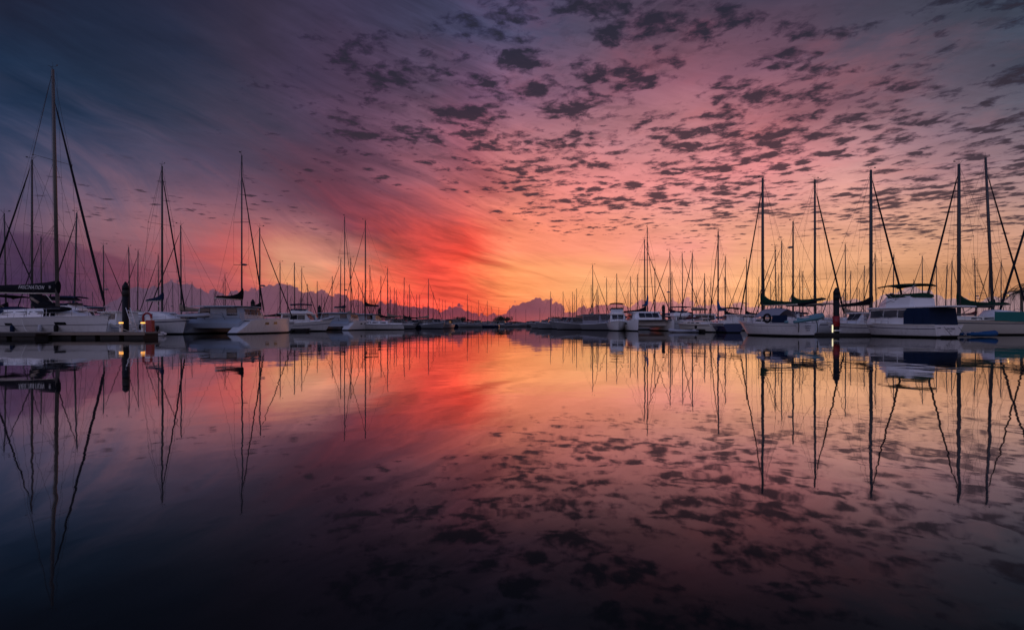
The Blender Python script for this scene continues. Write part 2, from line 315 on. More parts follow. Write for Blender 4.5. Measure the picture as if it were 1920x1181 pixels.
# ------------------------------------------------------------------ mesh helpers
def at(px, d, z=0.0): return Vector(((px-960)/F*d, d, z))
def zat(py, d): return H+(HOR-py)/F*d
def depth(yw): return F*H/(yw-HOR)
class MB:
    def __init__(s): s.v = []; s.f = []; s.mi = []; s.mats = []; s.sm = []
    def _m(s, m):
        if m not in s.mats: s.mats.append(m)
        return s.mats.index(m)
    def face(s, pts, m, smooth=False):
        b = len(s.v); s.v += [tuple(p) for p in pts]; s.f.append(tuple(range(b, b+len(pts)))); s.mi.append(s._m(m)); s.sm.append(smooth)
    def box(s, c, d, m, rz=0., taper=1.0, shift=0.0):
        x, y, z = d[0]/2, d[1]/2, d[2]/2; b = len(s.v); ca, sa = math.cos(rz), math.sin(rz)
        for k in (-1, 1):
            q = taper if k > 0 else 1.0
            for i, j in ((-1,-1),(1,-1),(1,1),(-1,1)):
                lx, ly = i*x*q+(shift if k > 0 else 0), j*y*q
                s.v.append((c[0]+lx*ca-ly*sa, c[1]+lx*sa+ly*ca, c[2]+k*z))
        for f in ((0,3,2,1),(4,5,6,7),(0,1,5,4),(1,2,6,5),(2,3,7,6),(3,0,4,7)):
            s.f.append(tuple(b+i for i in f)); s.mi.append(s._m(m)); s.sm.append(False)
    def loft(s, secs, m, closed=True, caps=True, smooth=True):
        n = len(secs[0]); b = len(s.v); im = s._m(m)
        for sec in secs: s.v += [tuple(p) for p in sec]
        for i in range(len(secs)-1):
            for j in range(n if closed else n-1):
                k = (j+1) % n
                s.f.append((b+i*n+j, b+i*n+k, b+(i+1)*n+k, b+(i+1)*n+j)); s.mi.append(im); s.sm.append(smooth)
        if caps and closed:
            s.f.append(tuple(b+j for j in reversed(range(n)))); s.mi.append(im); s.sm.append(False)
            s.f.append(tuple(b+(len(secs)-1)*n+j for j in range(n))); s.mi.append(im); s.sm.append(False)
    def tube(s, pts, r, m, k=6, flat=1.0):
        pts = [Vector(p) for p in pts]; secs = []
        rr = r if isinstance(r, (list, tuple)) else [r]*len(pts)
        for i, p in enumerate(pts):
            d = (pts[min(i+1, len(pts)-1)]-pts[max(i-1, 0)]).normalized()
            u = d.cross(Vector((0,0,1))) if abs(d.z) < .95 else d.cross(Vector((0,1,0)))
            u.normalize(); w = u.cross(d)
            secs.append([p+u*math.cos(2*math.pi*j/k)*rr[i]+w*math.sin(2*math.pi*j/k)*rr[i]*flat for j in range(k)])
        s.loft(secs, m)
    def prism(s, poly, y0, y1, m):   # poly in x,z swept in y
        s.loft([[(x, y0, z) for x, z in poly], [(x, y1, z) for x, z in poly]], m, smooth=False)
    def build(s, name, parent=None, loc=None):
        me = bpy.data.meshes.new(name); me.from_pydata(s.v, [], s.f)
        for m in s.mats: me.materials.append(m)
        me.polygons.foreach_set('material_index', s.mi); me.polygons.foreach_set('use_smooth', s.sm); me.update()
        bm = bmesh.new(); bm.from_mesh(me); bmesh.ops.recalc_face_normals(bm, faces=bm.faces); bm.to_mesh(me); bm.free()
        o = bpy.data.objects.new(name, me); sc.collection.objects.link(o)
        if parent: o.parent = parent
        if loc is not None: o.location = loc
        return o
def tag(o, label, cat, group=None):
    o['label'] = label; o['category'] = cat
    if group: o['group'] = group
    return o
def thing(name, label, cat, loc=(0,0,0), rz=0., group=None):
    o = bpy.data.objects.new(name, None); sc.collection.objects.link(o)
    o.location = loc; o.rotation_euler = (0, 0, rz); o.empty_display_size = .2
    return tag(o, label, cat, group)
def copy_tree(o, parent=None):
    c = o.copy(); sc.collection.objects.link(c); c.parent = parent
    for ch in list(o.children): copy_tree(ch, c)
    return c
def text(s, body, size, parent, loc, rot, m, name='lettering', shear=0.):
    cu = bpy.data.curves.new(name, 'FONT'); cu.body = body; cu.size = size; cu.extrude = .004; cu.align_x = 'CENTER'; cu.align_y = 'CENTER'
    cu.materials.append(m); o = bpy.data.objects.new(name, cu); sc.collection.objects.link(o); bpy.context.view_layer.update()
    cu.shear = shear; cu.space_character = 1+shear*.4
    me = bpy.data.meshes.new_from_object(o.evaluated_get(bpy.context.evaluated_depsgraph_get())); bpy.data.objects.remove(o)
    o = bpy.data.objects.new(name, me); sc.collection.objects.link(o)
    o.parent = parent; o.location = loc; o.rotation_euler = rot; return o

# ------------------------------------------------------------------ hull form (x = forward, z = 0 at the waterline)
class Hull:
    def __init__(s, x0, x1, B, zb, zm, zs, rake=.9, trake=-.3, tw=.7, full=.38, plumb=False, y0=0.):
        s.x0, s.x1, s.B, s.zb, s.zm, s.zs, s.rake, s.trake, s.tw, s.full, s.y0 = x0, x1, B, zb, zm, zs, rake, trake, tw, full, y0
    def half(s, u):
        a = min(u/.55, 1.0)
        w = s.tw+(1-s.tw)*math.sin(a*math.pi/2)
        if u > .45: w *= (1-((u-.45)/.55)**2.1)**.85 if u < 1 else 0
        return max(w, .012)*s.B/2
    def sheer(s, u):
        return (1-u)**2*s.zs+2*u*(1-u)*(2*s.zm-.5*(s.zs+s.zb))+u*u*s.zb
    def pt(s, u, z, side=1, off=0.):
        zs = s.sheer(u); v = min(max((z+.45)/(zs+.45), 0), 1)
        e = s.full+(.5*(u**3)); y = s.half(u)*(v**e)
        x = s.x0+(s.x1-s.x0)*u
        x += -s.rake*(u**6)*(1-v)+s.trake*((1-u)**8)*(z/zs)
        return (x, s.y0+side*(y+off), z)
    def build(s, parent, m, name='hull', deckm=None, nu=22, anti=ANTI):
        mb = MB(); deckm = deckm or DECK
        if m is WHITE: m = HWHITE
        for side in (1, -1):
            rows = []
            for i in range(nu+1):
                u = i/nu; zs = s.sheer(u)
                zl = [-.4, -.15, .13, .17]+[.17+(zs-.17)*q for q in (.2,.4,.6,.8,1)]
                rows.append([s.pt(u, z, side) for z in zl])
            mb.loft([r[:3] for r in rows], anti, closed=False); mb.loft([r[2:] for r in rows], m, closed=False)
        # transom, deck
        n = 9; zs = s.sheer(0); zl = [-.4]+[-.15, .13]+[.13+(zs-.13)*q for q in (.25,.5,.75,1)]
        for a, b2 in zip(zl[:-1], zl[1:]):
            mb.face([s.pt(0,a,1), s.pt(0,b2,1), s.pt(0,b2,-1), s.pt(0,a,-1)], m if b2 > .14 else anti)
        for i in range(nu):
            a, b2 = i/nu, (i+1)/nu
            pa, pb, pc, pd = [Vector(s.pt(u, s.sheer(u), sd)) for u, sd in ((a,1),(b2,1),(b2,-1),(a,-1))]
            ca, cb = (pa+pd)/2+Vector((0,0,.05)), (pb+pc)/2+Vector((0,0,.05))
            mb.face([pa, pb, cb, ca], deckm); mb.face([ca, cb, pc, pd], deckm)
        return mb.build(name, parent)
    def line(s, k0, k1, u0=0., u1=1., off=.006, n=24):   # a band on the topsides between two fractions of the sheer height
        out = []
        for side in (1, -1):
            a = []
            for i in range(n+1):
                u = u0+(u1-u0)*i/n; zs = s.sheer(u)
                a.append([s.pt(u, zs*k0, side, off), s.pt(u, zs*k1, side, off)])
            out.append(a)
        return out
    def stripe(s, parent, m, k0, k1, name='stripe', **k):
        mb = MB()
        for a in s.line(k0, k1, **k): mb.loft(a, m, closed=False)
        return mb.build(name, parent)
    def rail(s, parent, m, r=.035, name='rub_rail', dz=0.):
        mb = MB()
        for side in (1, -1):
            mb.tube([Vector(s.pt(i/20, s.sheer(i/20), side, .01))+Vector((0,0,dz)) for i in range(21)], r, m, 5)
        return mb.build(name, parent)
    def ux(s, x): return (x-s.x0)/(s.x1-s.x0)
    def zx(s, x): return s.sheer(min(max(s.ux(x), 0), 1))

def cabin(parent, secs, m, name='cabin', smooth=False):
    """secs: (x, half width bottom, half width top, z bottom, z top)"""
    mb = MB(); ss = []
    for x, wb, wt, zb, zt in secs:
        ss.append([(x,-wb,zb),(x,-wb*.98-.0,zb+(zt-zb)*.5),(x,-wt,zt-.05*(zt-zb)),(x,-wt*.8,zt),(x,0,zt+.04),(x,wt*.8,zt),(x,wt,zt-.05*(zt-zb)),(x,wb*.98,zb+(zt-zb)*.5),(x,wb,zb)])
    mb.loft(ss, m, smooth=smooth); return mb.build(name, parent)
def quad(parent, pts, m, name='window', th=.012, frame=None, fname='window_frame'):
    p = [Vector(q) for q in pts]; n = (p[1]-p[0]).cross(p[2]-p[0]).normalized()
    mb = MB(); mb.loft([[q-n*th for q in p], [q+n*th for q in p]], m, smooth=False); o = mb.build(name, parent)
    if frame:
        fb = MB(); c = sum(p, Vector())/len(p)
        fb.tube(p+[p[0]], .028, frame, 4); fb.build(fname, o)
    return o
def side_windows(parent, x0, x1, zb, zt, wb, wt, n, m, slant=.12, gap=.12, sides=(1,-1), frame=None):
    """windows along both sides of a cabin; wb/wt = half widths at their foot and head"""
    L = (x1-x0-gap*(n-1))/n
    for sd in sides:
        for i in range(n):
            a = x0+i*(L+gap); b = a+L
            s0 = slant if i == n-1 else 0
            quad(parent, [(a,sd*wb,zb),(b,sd*wb,zb),(b-s0,sd*wt,zt),(a+ (slant*.3 if i==0 else 0),sd*wt,zt)], m, frame=frame)
def rails(parent, hull, u0, u1, h=.6, n=7, m=STEEL, pul=True, rr=.013):
    for side in (1, -1):
        top = []
        for i in range(n):
            u = u0+(u1-u0)*i/(n-1); p = Vector(hull.pt(u, hull.sheer(u), side, -.06)); q = p+Vector((0,0,h)); top.append((p, q))
            mb = MB(); mb.tube([p, q], rr, m, 5); mb.build('stanchion', parent)
        for f in (.5, 1.0):
            mb = MB(); mb.tube([p+(q-p)*f for p, q in top], rr*.55, m, 4); mb.build('lifeline', parent)
    if pul:
        mb = MB(); pts = []
        for side, us in ((1, (u1, (u1+1)/2, .985)), (-1, (.985, (u1+1)/2, u1))):
            for u in us: pts.append(Vector(hull.pt(u, hull.sheer(u), side, -.04))+Vector((.12 if u > .98 else 0,0,h+.05)))
        mb.tube(pts, rr*1.3, m, 6)
        for p in pts[1:5]: mb.tube([p-Vector((.05,0,h+.05)), p], rr, m, 5)
        mb.build('pulpit', parent)
def sail_cover(parent, z, L, m, hi=.95, end=.22, w=.17, rise=0., seed=1, name='sail_cover'):
    """canvas sleeve on the boom, climbing the mast at its forward end (x runs aft, negative)"""
    rnd = random.Random(seed); mb = MB(); secs = []; n = 16
    for i in range(n+1):
        f = i/n; x = .16-f*(L+.16)
        top = end+(hi-end)*math.exp(-f*7.0)+.22*(1-f)*(1-math.exp(-f*20))+rnd.uniform(-.012,.012)
        if f > .96: top *= .7
        ww = w*(1-.45*f)*(.8 if i == 0 else 1)+rnd.uniform(-.006,.006); zb = z-.07+rise*f+rnd.uniform(-.01,.012)
        secs.append([(x, ww*math.sin(a)*(.9 if math.cos(a) < 0 else .75), zb+top*(.5-.5*math.cos(a))) for a in [2*math.pi*j/10 for j in range(10)]])
    mb.loft(secs, m); return mb.build(name, parent)
def dodger(parent, x0, x1, w, z, h, m, glass=None):
    mb = MB(); secs = []
    for i in range(5):
        f = i/4; x = x0+(x1-x0)*f; hh = h*(1-.55*max(0, f-.35)/.65)
        secs.append([(x, w*math.cos(a)*(1-.1*f), z+hh*max(0, math.sin(a))**.45) for a in [math.pi*j/10 for j in range(11)]])
    mb.loft(secs, m, closed=False)
    b = secs[-1]; mb.face(b, m); return mb.build('spray_dodger', parent)
def bimini(parent, x0, x1, w, z, h, m, foot=None, name='bimini'):
    t = MB(); secs = []
    for i in range(7):
        f = i/6; x = x0+(x1-x0)*f; zz = z+h+.10*math.sin(f*math.pi)
        ring = [(x, w*math.cos(a), zz+.16*math.sin(a)-.10) for a in [math.pi*j/8 for j in range(9)]]
        secs.append(ring+[(p[0], p[1]*.97, p[2]-.05) for p in reversed(ring)])
    t.loft(secs, m); o = t.build(name, parent)
    for sd in (1, -1):
        fr = MB()
        for x, fx in ((x0, (x0+x1)/2), (x1, (x0+x1)/2), ((x0+x1)/2, (x0+x1)/2)): fr.tube([(fx, sd*w, z), (x, sd*w*.98, z+h-.06)], .014, STEEL, 5)
        fr.build('bimini_frame', parent)
    return o

# ------------------------------------------------------------------ sailing yacht; origin = waterline under the mast
def sailboat(name, label, loc, rz, L=10., B=3.2, fwd=.40, free=(1.25,1.0,1.0), hm=WHITE, mast_h=13., mast_r=.085, mastm=ALU, jibf=.95, jibm=JIB, jib_r=.06,
             boom=3.6, boomz=2.5, boomm=ALU, cover=CNAVY, cov_hi=.95, spread=((.42,1.0),(.70,.75)), cab=True, wins=3, stripe=NAVY, group=None, detail=2, lean=0., leanf=0.,
             dodge=None, bim=None, seed=1, wind=True, radar=None, mizzen=None, rake=.9, trake=.25, tw=.7, rise=0., cabh=.42, railm=STEEL, deckm=None, rig_r=.011, cov_end=.22, cov_w=.17, cabm=None):
    t = thing(name, label, 'sailing boat', loc, rz, group)
    x0, x1 = -(1-fwd)*L, fwd*L
    h = Hull(x0, x1, B, *free, rake=rake, trake=trake, tw=tw)
    h.build(t, hm, deckm=deckm)
    if detail: h.rail(t, TEAK if hm is not WHITE else WHITE, .03)
    if stripe: h.stripe(t, stripe, .80, .86)
    zd = h.zx(0)
    if cab:
        a, b = x0+L*.26, x1-L*.17; w = B*.29
        zt = lambda x: h.zx(x)+cabh*(1 if x < .5 else max(.25, 1-(x-.5)/(b-.3)*.7))
        xs = [a, a+(b-a)*.25, a+(b-a)*.5, a+(b-a)*.75, a+(b-a)*.92, b]
        ws = [w, w*1.02, w, w*.82, w*.6, w*.38]
        cabin(t, [(x, q, q*.88, h.zx(x)-.02, (zt(x) if x < b else h.zx(x)+.05)) for x, q in zip(xs, ws)], cabm or (hm if hm is CREAM else WHITE))
        if wins:
            wx0, wx1 = a+.35, a+(b-a)*.62; gl = (wx1-wx0-.14*(wins-1))/wins
            for sd in (1, -1):
                for i in range(wins):
                    p = wx0+i*(gl+.14); qx = p+gl
                    def sp(x, f): 
                        k = (x-a)/(b-a); ww = w*(1.02-.35*max(0, k-.5)*2)
                        zz = h.zx(x)-.02+(zt(x)-h.zx(x))*f
                        return (x, sd*(ww*(1-.12*f)+.02), zz)
                    quad(t, [sp(p,.38), sp(qx,.38), sp(qx-.10,.72), sp(p+.06,.72)], GLASSM if detail > 1 else GLASS)
        if detail:
            for sd in (1, -1):
                ck = MB(); ck.box(((x0+a)/2+.1, sd*B*.30, h.zx(x0+1)+.12), (a-x0-.6, .16, .26), WHITE); ck.build('cockpit_coaming', t)
    mz = zd+(cabh if cab else 0)-.05; ld = Vector((leanf, lean, 0))   # lean: metres at masthead
    def mp(z): return Vector((0,0,mz))+ (Vector((ld.x, ld.y, mast_h))-Vector((0,0,mz)))*((z-mz)/(mast_h-mz))
    mb = MB(); mb.tube([mp(mz), mp(mz+(mast_h-mz)*.6), mp(mast_h)], [mast_r, mast_r*.95, mast_r*.7], mastm, 10 if detail > 1 else 6); mb.build('mast', t)
    hf = mast_h*jibf; bowp = Vector(h.pt(.985, h.sheer(.985), 1)); bowp.y = 0; bowp.z += .1
    sternp = Vector(h.pt(0, h.sheer(0), 1)); sternp.y = 0
    if jibm:
        j = MB(); top = mp(hf); d = bowp-top
        j.tube([top+d*.03, top+d*.08, top+d*.35, top+d*.7, top+d*.93, top+d*.96], [.012, jib_r*.55, jib_r*.85, jib_r, jib_r*1.05, .02], jibm, 8); j.build('furled_jib', t)
    st = MB(); st.tube([mp(hf), bowp], rig_r, WIRE, 4); st.build('forestay', t)
    st = MB(); st.tube([mp(mast_h-.05), sternp], rig_r, WIRE, 4); st.build('backstay', t)
    tips = {1: [], -1: []}
    for f, w in spread:
        z = mz+(mast_h-mz)*f; p = mp(z); s_ = MB()
        for sd in (1, -1):
            q = p+Vector((-.12*w, sd*w, .05)); tips[sd].append(q)
            s_.tube([p, q], [.032, .022], mastm, 5, .5)
            if detail > 1: s_.tube([q-Vector((0,0,.06)), q+Vector((0,0,.06))], .03, mastm, 5)
        s_.build('spreader', t)
    for sd in (1, -1):
        cp = Vector(h.pt(h.ux(-.15), h.sheer(h.ux(-.15)), sd, -.05))
        s_ = MB(); s_.tube([mp(mast_h-.1)]+tips[sd][::-1]+[cp], rig_r, WIRE, 4); s_.build('shroud', t)
        if detail:
            for i, q in enumerate(tips[sd]):
                s_ = MB(); lo = tips[sd][i-1] if i else cp+Vector((-.35,0,0)); s_.tube([mp(q.z-.1)+Vector((0,sd*.05,0)), lo], rig_r*.8, WIRE, 4); s_.build('shroud', t)
    if boom:
        bz = boomz; mb = MB(); mb.tube([(-.12,0,bz), (-boom,0,bz+rise)], .065, boomm, 8); mb.build('boom', t)
        if cover: sail_cover(t, bz+.05, boom*.97, cover, cov_hi, cov_end, cov_w, seed=seed, rise=rise)
        if detail:
            s_ = MB(); s_.tube([mp(mast_h-.1), (-boom,0,bz+rise)], rig_r*.6, WIRE, 3); s_.build('topping_lift', t)
            s_ = MB(); s_.tube([(-boom*.9,0,bz+rise*.9), (-boom*.85,0,h.zx(-boom*.85)+.1)], .02, WIRE, 4); s_.build('mainsheet', t)
            if detail > 1:
                for sd in (1, -1):
                    s_ = MB(); q_ = mp(mz+(mast_h-mz)*.36)
                    for fb_ in (.35, .62, .9): s_.tube([q_, Vector((-boom*fb_, sd*.14, bz+rise*fb_+.05))], rig_r*.55, WIRE, 3)
                    s_.build('lazy_jack', t)
                    s_ = MB(); s_.tube([mp(mast_h-.2)+Vector((.1,sd*.2,0)), Vector((.35, sd*.45, mz+.1))], rig_r*.7, WIRE, 3); s_.build('halyard', t)
                s_ = MB(); s_.tube([(-.12,0,mz+.15), (-1.3,0,bz-.02)], .03, boomm, 5); s_.build('boom_vang', t)
    if wind and detail:
        p = mp(mast_h); s_ = MB(); s_.tube([p, p+Vector((0,0,.55))], .01, WIRE, 4); s_.build('antenna', t)
        s_ = MB(); s_.tube([p+Vector((-.05,0,0)), p+Vector((-.12,0,.22)), p+Vector((.42,0,.20))], .012, WIRE, 4)
        s_.box(p+Vector((.45,0,.26)), (.18,.01,.10), WIRE); s_.tube([p+Vector((-.3,-.14,.3)), p+Vector((-.3,.14,.3))], .012, WIRE, 4); s_.tube([p+Vector((-.05,0,0)), p+Vector((-.3,0,.3))], .01, WIRE, 4); s_.build('wind_vane', t)
    if radar:
        z = mz+(mast_h-mz)*radar; p = mp(z); s_ = MB()
        s_.tube([p, p+Vector((.32,0,-.02))], .03, ALU, 5)
        c = p+Vector((.36,0,.07)); s_.loft([[c+Vector((r*math.cos(a), r*math.sin(a), dz)) for a in [2*math.pi*j/14 for j in range(14)]] for r, dz in ((.18,-.10),(.27,-.07),(.28,.04),(.16,.10))], GREYH)
        s_.build('radar_dome', t)
    if detail > 1:
        rails(t, h, .05, .84, m=railm)
        hb = MB(); hb.box((x1*.45, 0, zt(x1*.45)+.06 if cab else zd+.1), (.5,.5,.05), GLASSM); hb.build('deck_hatch', t)
        wb = MB(); wx = x0+L*.10; c = Vector((wx, 0, h.zx(wx)+.75))
        wb.tube([c+Vector((0,.42*math.cos(a),.42*math.sin(a))) for a in [2*math.pi*j/16 for j in range(17)]], .02, STEEL, 5); wb.box((wx+.08,0,h.zx(wx)+.4), (.14,.2,.8), WHITE)
        for a in range(3): wb.tube([c+Vector((0,.4*math.cos(a*math.pi/3),.4*math.sin(a*math.pi/3))), c-Vector((0,.4*math.cos(a*math.pi/3),.4*math.sin(a*math.pi/3)))], .012, STEEL, 4)
        wb.build('steering_wheel', t)
    if dodge: dodger(t, x0+L*.24, x0+L*.24+1.3, B*.30, h.zx(x0+2)+.25, .75, dodge)
    if bim: bimini(t, x0+.5, x0+L*.22, B*.36, h.zx(x0+1)+.1, 1.75, bim)
    return t, h

# ------------------------------------------------------------------ motor cruiser; origin = waterline at the stern centre
def cruiser(name, label, loc, rz, L=9., B=3.1, free=(1.5,1.05,.95), hm=WHITE, stripe=None, h1=1.5, cab=(.28,.72), ws=.55, n=3, glass=GLASS, fly=None, canopy=None, aft=None, group=None, detail=1, arch=False, wf=None, roof=None, fb=.75, outboard=False, cabm=WHITE):
    t = thing(name, label, 'motor boat', loc, rz, group)
    h = Hull(0, L, B, *free, rake=L*.13, trake=-.12, tw=.88, full=.3)
    h.build(t, hm); h.rail(t, CREAM if hm is WHITE else WHITE, .04)
    if stripe: h.stripe(t, stripe, .66, .71)
    a, b = L*cab[0], L*cab[1]; w = B*.40; z0 = h.zx((a+b)/2)-.03; zt = z0+h1
    cabin(t, [(a,w,w*.93,z0,zt),(b-ws,w*.97,w*.88,z0,zt),(b,w*.90,w*.72,z0,z0+h1*.30)] if not wf else wf, cabm)
    zb, zh = z0+h1*.42, z0+h1*.86
    side_windows(t, a+.2, b-ws-.05, zb, zh, w*.985+.015, w*.94+.015, n, glass, slant=0, gap=.09, frame=STEEL if detail > 1 else None)
    for sd in (1, -1):   # raked windscreen panes and the quarter light beside them
        quad(t, [(b-.03,sd*.04,z0+h1*.44),(b-.03,sd*w*.66,z0+h1*.44),(b-ws+.08,sd*w*.72,zh+.08),(b-ws+.08,sd*.04,zh+.08)], glass, name='windscreen')
    # foredeck trunk
    cabin(t, [(b-.05,w*.85,w*.7,z0,z0+h1*.28),(L*.84,w*.5,w*.35,h.zx(L*.84)-.03,h.zx(L*.84)+.16)], cabm, 'foredeck_trunk')
    rf = MB(); ra = a-(roof or .4); rf.loft([[(x, y*w*1.1, zt+.05+.03*(1-y*y)) for y in (-1,-.5,0,.5,1)]+[(x, y*w*1.1, zt-.03) for y in (1,-1)] for x in (ra, b-ws+.18)], cabm, smooth=False); rf.build('roof', t)
    if fly:
        fx0, fx1 = fly; zz = zt+.06
        mb = MB(); secs = []
        for x, k, hh in ((fx0,.85,fb*.75),(fx0+.3,.9,fb),(fx1-.9,.85,fb*1.05),(fx1,.55,fb*.35)):
            secs.append([(x, -w*k, zz), (x, -w*k*.92, zz+hh), (x, w*k*.92, zz+hh), (x, w*k, zz)])
        mb.loft(secs, WHITE, smooth=False); f_ = mb.build('flybridge', t)
        sc_ = MB(); sc_.loft([[(fx1-1.0, w*.8*c, zz+fb*1.02) for c in (-1,-.4,.4,1)], [(fx1-.75, w*.8*c, zz+fb*1.02+.26) for c in (-1,-.4,.4,1)]], glass, closed=False); sc_.build('wind_deflector', t)
        cv = MB(); cv.loft([[(x, y*w*.80, zz+fb*1.02+.1+.14*(1-y*y)) for y in (-1,-.6,0,.6,1)]+[(x, y*w*.83, zz+fb*.9) for y in (1,-1)] for x in (fx0+.05, fx0+(fx1-fx0)*.4, fx1-1.05)], canopy or CGREEN); cv.build('flybridge_cover', t)
        if canopy: bimini(t, fx0-.1, fx1-.2, w*.86, zz+fb*.7, 1.15, canopy)
    elif canopy: bimini(t, .35, a+.1, w*.9, h.zx(1)+.1, h1*.98, canopy)
    if aft:
        mb = MB(); mb.prism([(.18,h.zx(.2)-.02),(.34,zt-.05),(a+.5,zt-.05),(a+.75,zt-.42),(a+.75,h.zx(a)+.0)], -w*1.06, w*1.06, aft); mb.build('cockpit_enclosure', t)
        fr = MB()
        for x in (a*.52, a*.98):
            for sd in (1, -1): fr.tube([(x,sd*(w*1.06+.012),h.zx(x)),(x,sd*(w*1.06+.012),zt-.06)], .014, aft, 4)
        fr.build('enclosure_seam', t)
    else:
        mb = MB(); mb.box((a*.5,0,h.zx(.5)+.12), (a*.8,B*.55,.24), DECK); mb.build('cockpit_seat', t)
    rails(t, h, .50, .90, h=.55, n=5, rr=.016)
    if arch:
        mb = MB(); mb.tube([(a-.2,-w,z0),(a,-w*.85,zt+.5),(a,w*.85,zt+.5),(a-.2,w,z0)], .05, WHITE, 6); mb.build('radar_arch', t)
    if outboard: outboard_motor(t, (-.15,0,.2))
    if detail: 
        mb = MB(); mb.tube([(a+.4,w*.3,zt+.1),(a+.2,w*.3,zt+1.9)], .011, WIRE, 4); mb.build('antenna', t)
    return t, h
def outboard_motor(t, p, s=1.0, name='outboard_motor'):
    mb = MB(); x, y, z = p
    mb.loft([[(x+dx*s+.12*s*k*math.cos(a)*1.5, y+.13*s*k*math.sin(a), z+dz*s) for a in [2*math.pi*j/10 for j in range(10)]] for k, dz, dx in ((.8,.35,0),(1.1,.45,0),(1.15,.68,0),(.8,.80,.02))], RUBBER)
    mb.tube([(x,y,z+.4*s),(x,y,z-.45*s)], [.07*s,.05*s], RUBBER, 6); mb.box((x-.02,y,z-.35*s), (.34*s,.03,.06), RUBBER)
    return mb.build(name, t)
def inflatable(name, label, loc, rz, L=2.9, W=1.45, m=VINYL, group=None, tilt=0., motor=False, roll=0.):
    t = thing(name, label, 'dinghy', loc, rz, group); t.rotation_euler = (roll, tilt, rz)
    r = .20; pts = [(-L*.5,-W/2+r,r),(L*.18,-W/2+r,r*1.05),(L*.38,-W*.24,r*1.3),(L*.47,0,r*1.6),(L*.38,W*.24,r*1.3),(L*.18,W/2-r,r*1.05),(-L*.5,W/2-r,r)]
    mb = MB(); mb.tube(pts, [r*.55,r,r,r*.95,r,r,r*.55], m, 10); mb.build('tube', t)
    mb = MB(); mb.box((-.1,0,r*.5), (L*.72,W-2.2*r,.06), GREYH); mb.build('floor', t)
    mb = MB(); mb.box((-L*.42,0,r*1.1), (.05,W-2*r,.36), WHITE); mb.build('transom', t)
    mb = MB(); mb.box((-.1,0,r*1.75), (.24,W-.5,.04), WHITE); mb.build('seat', t)
    if motor: outboard_motor(t, (-L*.47,0,r*1.2), .8)
    return t

